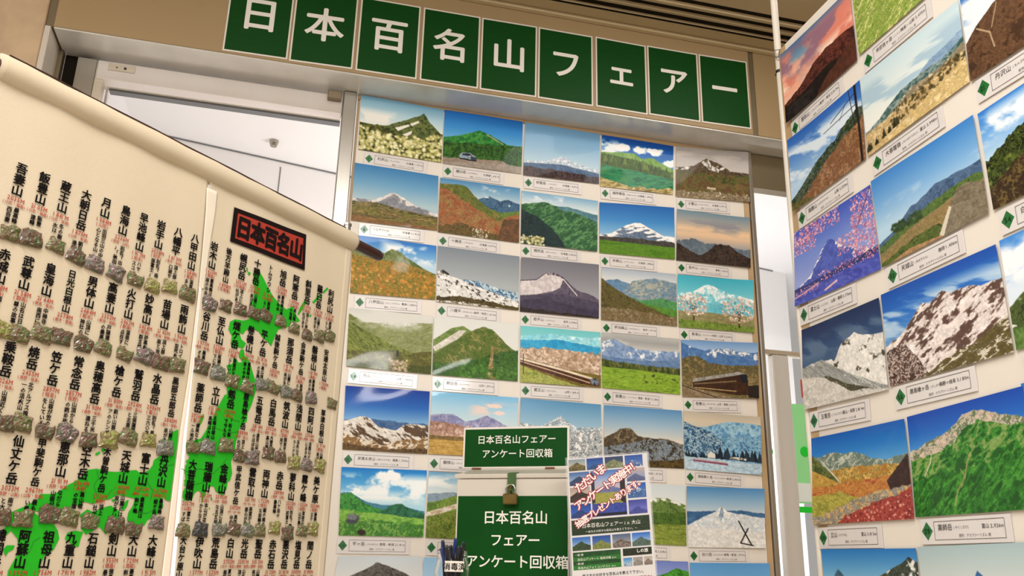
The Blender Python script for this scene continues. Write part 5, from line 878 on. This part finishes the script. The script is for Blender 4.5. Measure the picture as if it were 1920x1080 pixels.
# ------------------------------------------------------------------ mountain badges pinned under the names
def rockmat(name, base, moss, spark, seed):
    m = bpy.data.materials.new(name); m.use_nodes = True; nt = m.node_tree; b = nt.nodes['Principled BSDF']; b.inputs['Roughness'].default_value = .5; b.inputs['Coat Weight'].default_value = .25
    tc = nt.nodes.new('ShaderNodeTexCoord'); prev = None
    def ns(sc, loc):
        mp_ = nt.nodes.new('ShaderNodeMapping'); mp_.inputs['Location'].default_value = (loc, seed, loc*2); nt.links.new(tc.outputs['Object'], mp_.inputs[0])
        n = nt.nodes.new('ShaderNodeTexNoise'); n.inputs['Scale'].default_value = sc; n.inputs['Detail'].default_value = 3; nt.links.new(mp_.outputs[0], n.inputs[0]); return n
    def ramp(n, a, c):
        r = nt.nodes.new('ShaderNodeMapRange'); r.inputs[1].default_value = a; r.inputs[2].default_value = c; nt.links.new(n.outputs['Fac'], r.inputs[0]); return r
    cur = rgba(base[0]); sock = None
    for col, sc, a, c in ((base[1], 260, .42, .6), (moss[0], 120, .50, .56), (moss[1], 320, .60, .66), (spark, 300, .66, .70)):
        x = nt.nodes.new('ShaderNodeMix'); x.data_type = 'RGBA'; x.inputs[7].default_value = rgba(col)
        if sock is None: x.inputs[6].default_value = cur
        else: nt.links.new(sock, x.inputs[6])
        nt.links.new(ramp(ns(sc, sc*.013), a, c).outputs[0], x.inputs[0]); sock = x.outputs[2]
    nt.links.new(sock, b.inputs['Base Color'])
    bp_ = nt.nodes.new('ShaderNodeBump'); bp_.inputs['Strength'].default_value = .6; bp_.inputs['Distance'].default_value = .001; nt.links.new(ns(400, 1.7).outputs['Fac'], bp_.inputs['Height']); nt.links.new(bp_.outputs[0], b.inputs['Normal'])
    return m
RM = [(rockmat('mossy_rock', ('#5a4632', '#7a6248'), ('#4a5c28', '#6f8440'), '#c2b48a', 1), 'mossy brown'),
      (rockmat('olive_rock', ('#6b5a38', '#8a7a4c'), ('#7a8038', '#a5a058'), '#d6ca94', 2), 'olive gold'),
      (rockmat('rust_rock', ('#52392b', '#6d4a3a'), ('#46502c', '#34401f'), '#a58f74', 3), 'reddish brown'),
      (rockmat('grey_rock', ('#57524a', '#78726a'), ('#4d5a34', '#8a8a7c'), '#cfcabc', 4), 'stone grey'),
      (rockmat('mauve_rock', ('#5f4a48', '#86706e'), ('#4a4f38', '#9a8482'), '#cbbcb4', 5), 'mauve grey'),
      (rockmat('dark_rock', ('#2a2624', '#3f3a38'), ('#23241f', '#4a4a48'), '#6a6866', 6), 'near-black')]
def badge_mesh(v):
    """rough slab with a peaked skyline, ridged front and a thin brown foot"""
    rs = np.random.RandomState(50+v); W, H = .0315, .0265; nx, nz = 13, 10; V = []
    sky = .82+.18*np.interp(np.linspace(0, 1, nx), *[(np.sort(np.r_[0, rs.uniform(.1, .9, 4), 1])), rs.uniform(-.6, 1, 6)]); wig = rs.uniform(-1, 1, (nz, nx, 3))
    for layer in (0, 1):
        for j in range(nz):
            for i in range(nx):
                a, c = i/(nx-1), j/(nz-1); x = (a-.5)*W*(1+.10*math.sin(c*5+v)); z = (c-.5)*H*sky[i]*1.05+(sky[i]-.85)*H*.4
                edge = min(a, 1-a, c, 1-c); th = .0015+.006*min(1, edge*5)*(.55+.45*vnoise(np.array(a*5+v), np.array(c*5+3.), v))
                w_ = wig[j, i]; V.append((x+w_[0]*.0006, (th if layer else 0)+(w_[1]*.0009 if layer and edge > 0 else 0), z+w_[2]*.0006))
    n = nx*nz; F = []
    for j in range(nz-1):
        for i in range(nx-1):
            a = j*nx+i; F += [[n+a, n+a+1, n+a+nx+1, n+a+nx], [a, a+nx, a+nx+1, a+1]]
    ring = [i for i in range(nx)]+[j*nx+nx-1 for j in range(1, nz)]+[(nz-1)*nx+i for i in range(nx-2, -1, -1)]+[j*nx for j in range(nz-2, 0, -1)]
    for a, b in zip(ring, ring[1:]+ring[:1]): F.append([a, b, n+b, n+a])
    me = bpy.data.meshes.new('badge'); P = np.array(V)
    me.from_pydata([(x, z, y) for x, y, z in P], [], [f for f in F]); me.update(); return me
BM = {}
rsb = np.random.RandomState(3)
for r in range(4):
    for k in range(20):
        if BADGES[r][k] is None: continue
        v = int(rsb.randint(8)); mi = int(rsb.choice([0, 0, 0, 1, 2, 2, 3, 4]))
        if (r, k) == (3, 11): mi = 5
        if (r, k) in ((0, 4), (0, 10)): mi = 4
        if (r, k) in ((0, 0), (1, 1), (1, 2), (2, 2)): mi = 0
        if (v, mi) not in BM:
            me = badge_mesh(v); me.materials.append(RM[mi][0]); BM[v, mi] = me
        uv = BAN.at(*BADGES[r][k], .004); h = .0017+float(cloth_h(*uv)); ang = rsb.uniform(-.22, .12); s = rsb.uniform(.92, 1.12)
        o = bpy.data.objects.new('mountain_badge', BM[v, mi]); COL.objects.link(o)
        ca, sa = math.cos(ang), math.sin(ang); x, y = BAN.t*ca+BAN.up*sa, -BAN.t*sa+BAN.up*ca
        p = BAN(np.array([*uv, h]))
        o.matrix_world = Matrix([[x[i]*s, y[i]*s, BAN.n[i]*s, p[i]] for i in range(3)]+[[0, 0, 0, 1]])
        tag(o, '%s badge pinned beneath the %s name %s on the cloth banner' % (RM[mi][1], ROMA[r].split()[k], NAMES[r, k]), 'badge', 'mountain badges on the banner')

# ------------------------------------------------------------------ counter with collection box, pen jar and flyer
TZ = 1.03
BXA = math.radians(119.4); tb = np.array([math.sin(BXA), math.cos(BXA), 0])
c0 = FX*FPX+RX*(957-960)-UX*(930-540); c0 = CAM+c0/np.linalg.norm(c0[:2])*2.35
BOX = Plane((c0[0], c0[1], 0), tb)
uL, uR = BOX.at(853, 960)[0], BOX.at(1069, 960)[0]; zl = BOX.at(957, 889)[1]; DP = .20
BK = Plane(BOX(np.array([0, 0, -DP])), tb)
zb = BK.at(960, 879)[1]
cx, cy = BOX(np.array([(uL+uR)/2, 0, -.03]))[:2]
t = empty('counter', (cx, cy, 0)); tag(t, 'pale counter under the green collection box, just below view', 'counter')
def cfr(V): return BOX(np.asarray(V)+[(uL+uR)/2, 0, -.03])
MB().box((-.36, TZ-.03, -.22), (.36, TZ, .3), cfr, bev=.004).build('counter_top', M['table'], t)
for sx in (-.34, .30):
    for sd in (-.20, .24): MB().box((sx, 0, sd), (sx+.04, TZ-.03, sd+.04), cfr, bev=.003).build('leg', M['clip'], t)

t = empty('collection_box', BOX(np.array([(uL+uR)/2, TZ, -DP/2]))); tag(t, 'white wooden survey collection box with green lettered front and padlocked sloping lid', 'box')
bb = MB()                                    # body with a sloping top
P = [(0, TZ), (0, zl-.012), (-DP, zb-.014), (-DP, TZ)]
n4 = [[uL+.004, z, h] for h, z in P]+[[uR-.004, z, h] for h, z in P]
bb.add(BOX(np.array(n4)), [[0, 1, 2, 3], [7, 6, 5, 4], [0, 4, 5, 1], [1, 5, 6, 2], [2, 6, 7, 3], [3, 7, 4, 0]])
bb.build('body', M['white_paint'], t)
sl_ = math.atan2(zb-zl, DP)
LID = Plane(BOX(np.array([0, zl, .006])), tb, np.array([0, 0, 1.])*math.sin(sl_)-BOX.n*math.cos(sl_))
MB().box((uL-.004, 0, -.0112), (uR+.004, DP/math.cos(sl_)-.028, .0), LID, bev=.0015).build('lid', M['white_paint'], t)
MB().box((uL-.002, DP/math.cos(sl_)-.027, -.0112), (uR+.002, DP/math.cos(sl_)+.012, .001), LID, bev=.0015).build('top_rail', M['white_paint'], t)
for px in (900, 1036):
    u = BK.at(px, 877)[0]; l = DP/math.cos(sl_)-.028
    MB().box((u-.013, l-.010, .0002), (u+.013, l+.010, .0016), LID).tube([LID(np.array([u-.013, l, .0028])), LID(np.array([u+.013, l, .0028]))], .0026, 10).build('hinge', M['rust'], t)
pu0, pu1 = BK.at(869, 840)[0], BK.at(1068, 840)[0]; pz1 = BK.at(960, 800.5)[1]
pl_ = MB().box((pu0, zb+.0012, -.004), (pu1, pz1, .004), BK, bev=.001).build('header_plate', M['cardwhite'], t)
MB().prism([(pu0+.006, zb+.006), (pu1-.006, zb+.006), (pu1-.006, pz1-.006), (pu0+.006, pz1-.006)], .0042, .0047, BK).build('green_film', M['boxgreen'], pl_)
ik = Ink(); a1, a2 = BK.at(969, 824), BK.at(970, 850.5)
s1 = (BK.at(1043, 824)[0]-BK.at(895, 824)[0])/9; ik.row('日本百名山フェアー', a1[0], a1[1], s1, bold=.012, centre=True, res=4)
s1 = (BK.at(1036, 850)[0]-BK.at(903, 850)[0])/8; ik.row('アンケート回収箱', a2[0], a2[1], s1, bold=.012, centre=True, res=4); ik.build('lettering', M['letter'], BK, .0051, pl_)
fz = BOX.at(957, 930)[1]
fp = MB().prism([(uL+.008, TZ+.01), (uR-.006, TZ+.01), (uR-.006, fz), (uL+.008, fz)], .0003, .0010, BOX).build('front_film', M['boxgreen'], t)
ik = Ink()
for txt, n, x0, x1, y in (('日本百名山', 5, 905, 1027, 970), ('フェアー', 4, 918, 1013, 1012.5), ('アンケート回収箱', 8, 871, 1065, 1053)):
    s1 = (BOX.at(x1, y)[0]-BOX.at(x0, y)[0])/n; ce = BOX.at((x0+x1)/2, y); ik.row(txt, ce[0], ce[1], s1*1.02, bold=.014, centre=True, res=4, pitch=1/1.02)
ik.build('lettering', M['letter'], BOX, .0014, fp)
hu = BOX.at(961, 905)[0]; hz = BOX.at(961, 926)[1]
hs = MB().box((hu-.0115, hz, .0072), (hu+.0115, zl-.001, .0090), BOX, bev=.0005).box((hu-.0115, zl-.002, .0066), (hu+.0115, zl+.0012, .0090), BOX)
hs.add(LID(np.array([[hu-.0115, -.002, .0002], [hu+.0115, -.002, .0002], [hu+.0115, .030, .0002], [hu-.0115, .030, .0002], [hu-.0115, -.002, .0016], [hu+.0115, -.002, .0016], [hu+.0115, .030, .0016], [hu-.0115, .030, .0016]])), [[3, 2, 1, 0], [4, 5, 6, 7], [0, 1, 5, 4], [1, 2, 6, 5], [2, 3, 7, 6], [3, 0, 4, 7]])
hs.build('hasp', M['hasp'], t)
st = [BOX(np.array([hu, hz+.012+.010*math.cos(a), .0085+.012*math.sin(a)])) for a in np.linspace(0, math.pi, 9)]
MB().tube([BOX(np.array([hu, hz+.022, .002]))]+st+[BOX(np.array([hu, hz+.002, .002]))], .0022, 10).build('staple', M['brass'], t)
# padlock hanging in the staple
kz1, kz0 = BOX.at(961, 927)[1], BOX.at(961, 947)[1]
k = empty('padlock', BOX(np.array([hu, kz0, .016]))); tag(k, 'small brass padlock hanging from the hasp of the white box', 'padlock')
hw = (BOX.at(974, 936)[0]-BOX.at(947, 936)[0])/2; ku = BOX.at(960.5, 936)[0]
MB().box((ku-hw, kz0, .0125), (ku+hw, kz1, .0255), BOX, bev=.0025).build('lock_body', M['brass'], k)
sh = [(ku-hw*.62, kz1-.003)]+[(ku+hw*.62*-math.cos(a), kz1+.011+hw*.62*math.sin(a)) for a in np.linspace(0, math.pi, 13)]+[(ku+hw*.62, kz1-.003)]
MB().tube([BOX(np.array([u, v, .0190])) for u, v in sh], .0024, 12).build('shackle', M['clip'], k)

# survey flyer leaning beside the box in a clear holder
HF = math.radians(106); tf = np.array([math.sin(HF), math.cos(HF), 0])
c1 = FX*FPX+RX*(1140-960)-UX*(940-540); c1 = CAM+c1/np.linalg.norm(c1[:2])*2.19
F0 = Plane((c1[0], c1[1], 0), tf)
fa, fb, fc = F0.at(1063, 861), F0.at(1213, 849), F0.at(1073, 1080)
ff = (fb-fa)/np.linalg.norm(fb-fa); dn = (fc-fa)/np.linalg.norm(fc-fa); wd = np.linalg.norm(fb-fa)
FL = Plane(F0(fa), F0(np.array([*fb, 0]))-F0(np.array([*fa, 0])), -(F0(np.array([*fc, 0]))-F0(np.array([*fa, 0]))))
kf = wd/(700./4.5)                           # metres per unit of the flyer's own layout (1 unit = 1/4.5)
hh = wd*1.62
t = empty('survey_flyer', F0(np.array([(fa[0]+fb[0])/2, fa[1]-hh, 0]))); tag(t, 'survey flyer of mountain pictures under slanting pink slogans, beside the box', 'flyer')
pz = Pic(190, 300, 77); pz.sky('#cfc8c8', '#d8d2ce')
def cell(x0, y0, x1, y1, fn):
    """a small picture inside the flyer, in its 700 x 1134 layout"""
    W, H = max(4, int((x1-x0)/700*190)), max(4, int((y1-y0)/1134*300)); q = Pic(W, H, int(x0+y0)); fn(q); i, j = int(x0/700*190), int(y0/1134*300)
    pz.c[j:j+H, i:i+W] = np.clip(q.c, 0, 1)[:pz.c[j:j+H].shape[0], :pz.c[:, i:i+W].shape[1]]
def mtn(s0, s1, a, b, top=.4, snow=False):
    def fn(q): q.sky(s0, s1, v1=.6); q.ridge([(0, top+.3), (.3, top+.05), (.5, top-.1), (.7, top+.1), (1, top+.25)], [a, b], 6, 6, .6, snow=('#e0dcd8', .55, .4, 9, 6, .8) if snow else None)
    return fn
cell(16, 12, 160, 112, mtn('#7a8a94', '#b0a898', '#7a6a3c', '#4a4228', .35)); cell(172, 12, 318, 112, mtn('#1f3f84', '#2f5a9a', '#24406f', '#30507f', .6)); cell(330, 12, 492, 112, mtn('#2a3a5c', '#3a4a5c', '#565c38', '#8a8a6c', .3)); cell(504, 12, 660, 112, mtn('#24488f', '#3f62a0', '#2a4a80', '#5a72a0', .5, True))
cell(16, 124, 190, 240, mtn('#3f5f94', '#8a9ab4', '#22324f', '#3a4a68', .4)); cell(16, 252, 190, 380, mtn('#9a8a84', '#c0a894', '#2f2420', '#43342c', .3)); cell(16, 392, 190, 512, mtn('#1f3f8a', '#2f54a4', '#22386a', '#2c3f74', .5))
def mid(q): q.sky('#3f6cae', '#9aa4c0', '#c4a8a4', v1=.45); q.ridge([(0, .42), (.5, .36), (1, .44)], ['#5a6490', '#6a7098'], 6, 6); q.ridge([(0, .48), (1, .5)], ['#8a8a3c', '#a49a44', '#6f7a34'], 5, 14); q.ridge([(0, .72), (1, .74)], ['#2c3a84', '#3a4896'], 4, 10); q.poly([(0, .0), (.1, .1), (.1, .7), (0, .72)], '#2a2c34'); q.poly([(1, .0), (.84, .1), (.84, .7), (1, .76)], '#241f24'); q.poly([(0, .94), (1, .94), (1, 1), (0, 1)], '#1c1a20')
cell(202, 124, 500, 512, mid); cell(512, 124, 672, 240, mtn('#b09a94', '#8a90a8', '#4a4f70', '#5d6284', .5)); cell(512, 252, 672, 380, mtn('#24529a', '#4470ac', '#4a6a9a', '#2f4f84', .3, True)); cell(512, 392, 672, 512, mtn('#3a3f8a', '#6264b0', '#3a3f80', '#4a4f94', .55))
cell(16, 524, 680, 650, lambda q: q.region(np.ones(q.u.shape), ['#26331f', '#1f2b1a', '#2e3c24'], 6, 4))
for i, (x0, s) in enumerate(((16, ('#2f5fa8', '#7a9cc4', '#3f4f34', '#2c3a24')), (186, ('#24488c', '#4a6aa0', '#8a8a4c', '#5f6a34'))
                            , (354, ('#4a5a7a', '#8a8a90', '#4a3a30', '#8a8078')), (520, ('#2f62b4', '#86a4cc', '#5a6a6c', '#43543f')))): cell(x0, 662, x0+156, 772, mtn(*s, .4))
cell(16, 786, 420, 930, lambda q: q.region(np.ones(q.u.shape), ['#1f4f1f', '#173a17'], 3, 2)); cell(16, 826, 420, 862, lambda q: q.region(np.ones(q.u.shape), ['#2f6f28', '#286222'], 3, 2)); cell(16, 892, 420, 930, lambda q: q.region(np.ones(q.u.shape), ['#2f7a2a', '#286a22'], 3, 2))
cell(436, 786, 680, 850, lambda q: q.region(np.ones(q.u.shape), ['#1f2418', '#2a301f'], 4, 3)); cell(436, 860, 510, 930, mtn('#3f7ab4', '#8ab0cc', '#3a5a7a', '#c9d0d4', .5)); cell(518, 860, 600, 930, mtn('#8a8480', '#b0a8a0', '#6a625a', '#9a928a', .3)); cell(608, 860, 680, 930, mtn('#a49a90', '#c4b8ac', '#8a7c70', '#6f6258', .3))
H_, W_ = pz.H, pz.W; uu, vv = pz.u*wd, -pz.v*hh
V = FL(np.stack([uu, vv, np.full(uu.shape, .0008)], -1)).reshape(-1, 3); i = np.arange((H_-1)*(W_-1)); i = (i//(W_-1))*W_+i % (W_-1); Fq = np.c_[i, i+W_, i+W_+1, i+1]
o = link('printed_sheet', V, Fq.tolist(), M['flyer'], t)
at = o.data.color_attributes.new('picture', 'FLOAT_COLOR', 'POINT'); at.data.foreach_set('color', np.c_[lin(np.clip(pz.c, 0, 1)).reshape(-1, 3), np.ones(len(V))].ravel().astype(np.float32))
def lay(x, y): return x/700*wd, -y/1134*hh
kx = wd/700
for nm, m, bold, h in (('slogan_outline', 'redslogan', .115, .0012), ('slogan_lettering', 'slogan', .025, .0020)):
    if m not in M: M[m] = mat(m, '#a02430' if 'red' in m else '#f3e0da', .5)
    ik = Ink()
    for txt, (x, y), (x2, y2) in (('ただいま', (62, 268), (318, 92)), ('アンケート実施中！', (48, 418), (610, 78)), ('抽選プレゼントあります。', (48, 566), (640, 222))):
        a, b = np.array(lay(x, y)), np.array(lay(x2, y2)); L = np.linalg.norm(b-a); ik.row(txt, a[0], a[1], L/len(txt)*1.16, ang=math.atan2(*(b-a)[::-1]), bold=bold, pitch=1/1.16, res=3)
    ik.build(nm, M[m], FL, h, t)
ik = Ink(); ik.row('日本百名山フェアー in 大山', *lay(350, 572), 40*kx, centre=True, pitch=.98); ik.row('～あなたの好きな百名山を教えて下さい。～', *lay(350, 622), 22*kx, centre=True)
for txt, x, y, s in (('・第1弾', 30, 806, 20), ('百名山アンケート 御朱印帳 etc', 50, 844, 23), ('・第2弾', 30, 877, 20), ('鳥海大山フォトコンテスト etc', 50, 911, 23)): ik.row(txt, *lay(x, y), s*kx)
ik.row('しの旅', *lay(548, 808), 34*kx, bold=.02); ik.build('white_lettering', M['letter'], FL, .0012, t)
ik = Ink(); ik.row('皆さまのお好きな百名山を教えて下さい。', *lay(350, 975), 28*kx, centre=True, bold=.01); ik.build('black_lettering', M['inkb'], FL, .0012, t)
ik = Ink(); ik.row('抽選で素敵な景品が当たるアンケート開催中！', *lay(350, 1024), 32*kx, centre=True, bold=.02); ik.build('red_lettering', M['redslogan'], FL, .0012, t)
zbot = FL(np.array([0, -hh, 0]))[2]
hp = MB().box((-.004, -hh-.004, -.003), (wd+.004, .004, .0), FL); hp.build('clear_sleeve', M['film'], t)
st_ = MB(); mid_ = FL(np.array([wd/2, -hh, -.0015])); st_.tube([mid_+[0, 0, .03], [mid_[0], mid_[1], TZ+.004]], .004, 12); st_.lathe([(0, 0), (.05, 0), (.05, .004), (0, .004)], (mid_[0], mid_[1], TZ+.0005), 24); st_.build('holder_foot', M['clip'], t)

# pen jar: a clear glass jar with a label; every pen is its own thing
cj = FX*FPX+RX*(848-960)-UX*(1060-540); cj = CAM+cj/np.linalg.norm(cj[:2])*2.12
JX, JY = cj[0], cj[1]; jd = np.linalg.norm(cj[:2]-CAM[:2])
def jz(y): return CAM[2]+(CAM+(lambda d: d/np.linalg.norm(d[:2])*jd)(FX*FPX+RX*(848-960)-UX*(y-540)))[2]-CAM[2]
ZN, ZS = jz(1031), jz(1047); rn, rb = .0335, .0400
t = empty('pen_jar', (JX, JY, TZ)); tag(t, 'clear glass jar full of pens with a white label, before the box', 'jar')
h0 = ZS-TZ
prof = [(0, .001), (rb-.006, .001), (rb, .008), (rb, h0-.028), (rb-.003, h0-.014), (rn+.001, h0), (rn, h0+.003), (rn+.0015, h0+.006), (rn, h0+.009), (rn, ZN-TZ-.003), (rn+.001, ZN-TZ), (rn-.002, ZN-TZ), (rn-.0025, ZN-TZ-.004), (rn-.0025, h0), (rb-.006, h0-.016), (rb-.0028, h0-.030), (rb-.0028, .012), (rb-.008, .005), (0, .005)]
MB().lathe(prof, (JX, JY, TZ), 40).build('glass', M['glass'], t, smooth=True)
tocam = math.atan2(CAM[1]-JY, CAM[0]-JX); lw = .55
z1, z0 = jz(1049), jz(1067)
ring = [(JX+(rb+.0006)*math.cos(tocam+.12+a), JY+(rb+.0006)*math.sin(tocam+.12+a)) for a in np.linspace(-lw, lw, 15)]
V = [(x, y, z1-.002*abs(i-7)/7*0-.004) for i, (x, y) in enumerate(ring)]+[(x, y, z0-.006) for x, y in ring]
lb = link('label', V, [[i, i+15, i+16, i+1] for i in range(14)], M['cardwhite'], t)
ik = Ink(); ik.row('消毒済', 0, (z1+z0)/2-.0055, .017, centre=True, bold=.015, sx=1.0); Vt = np.concatenate(ik.V); an = tocam+.12+Vt[:, 0]/rb; rr_ = rb+.0011+Vt[:, 2]
link('label_lettering', np.c_[JX+rr_*np.cos(an), JY+rr_*np.sin(an), Vt[:, 1]], ik.F, M['inkb'], lb)
lat = np.array([-math.sin(tocam), math.cos(tocam)])*-1; dep = np.array([math.cos(tocam), math.sin(tocam)])
sgn = 1 if (RX[:2]@lat) > 0 else -1; lat = lat*sgn
PENS = [(830, 1013, 'penblack', 'tall black pen with a pocket clip, leaning out of the jar toward the banner'), (855, 1009, 'penblue', 'tall blue pen leaning against the box side of the jar'), (838, 1023, 'penblack', 'short black pen next to the tall clipped one in the jar'),
        (845, 1022, 'penblack', 'black round-topped pen in the middle of the jar'), (851, 1024, 'penblack', 'black pen between round-topped and blue pens in the jar'), (860, 1024, 'penblack', 'black pen just behind the blue pen in the jar'),
        (866, 1023, 'penblack', 'black pen nearest the green box film in the jar'), (827, 1027, 'penblue', 'short dark blue pen at the jar rim, below the clipped pen'), (841, 1027, 'penblack', 'lowest black pen at the front of the jar'), (870, 1016, 'penblack', 'dark pen tilted over the jar rim before the green film')]
for i, (x, y, m, lab) in enumerate(PENS):
    d = (i % 3-1)*.010; dv_ = FX*FPX+RX*(x-960)-UX*(y-540); n_ = np.array([dep[0], dep[1], 0]); base = np.array([JX, JY, 0])+n_*d
    pt3 = CAM+dv_*(((base-CAM)@n_)/(dv_@n_)); off = (pt3-base)[:2]@lat
    bo = np.clip(-off*.2, -.02, .02)+(i-4.5)*.0032; b3 = np.array([JX, JY, TZ+.006])+np.r_[lat*bo+dep*d*.8, 0]
    e = empty('ballpoint_pen', b3); tag(e, lab, 'pen', 'pens in the glass jar'); ax = pt3-b3
    MB().tube([b3, b3+ax*.06, b3+ax*.74], [.0012, .0040, .0040], 12).build('barrel', M[m], e)
    MB().tube([b3+ax*.741, b3+ax*.97, b3+ax], [.0045, .0045, .0032], 12).build('cap', M[m], e)
    if i in (0, 1, 9):
        q = np.r_[dep*-.0058*-1, 0]; MB().tube([b3+ax*.76+q, b3+ax*.97+q, b3+ax*.985+q*.5], .0013, 8).build('clip', M['penblue' if i == 0 else m], e)
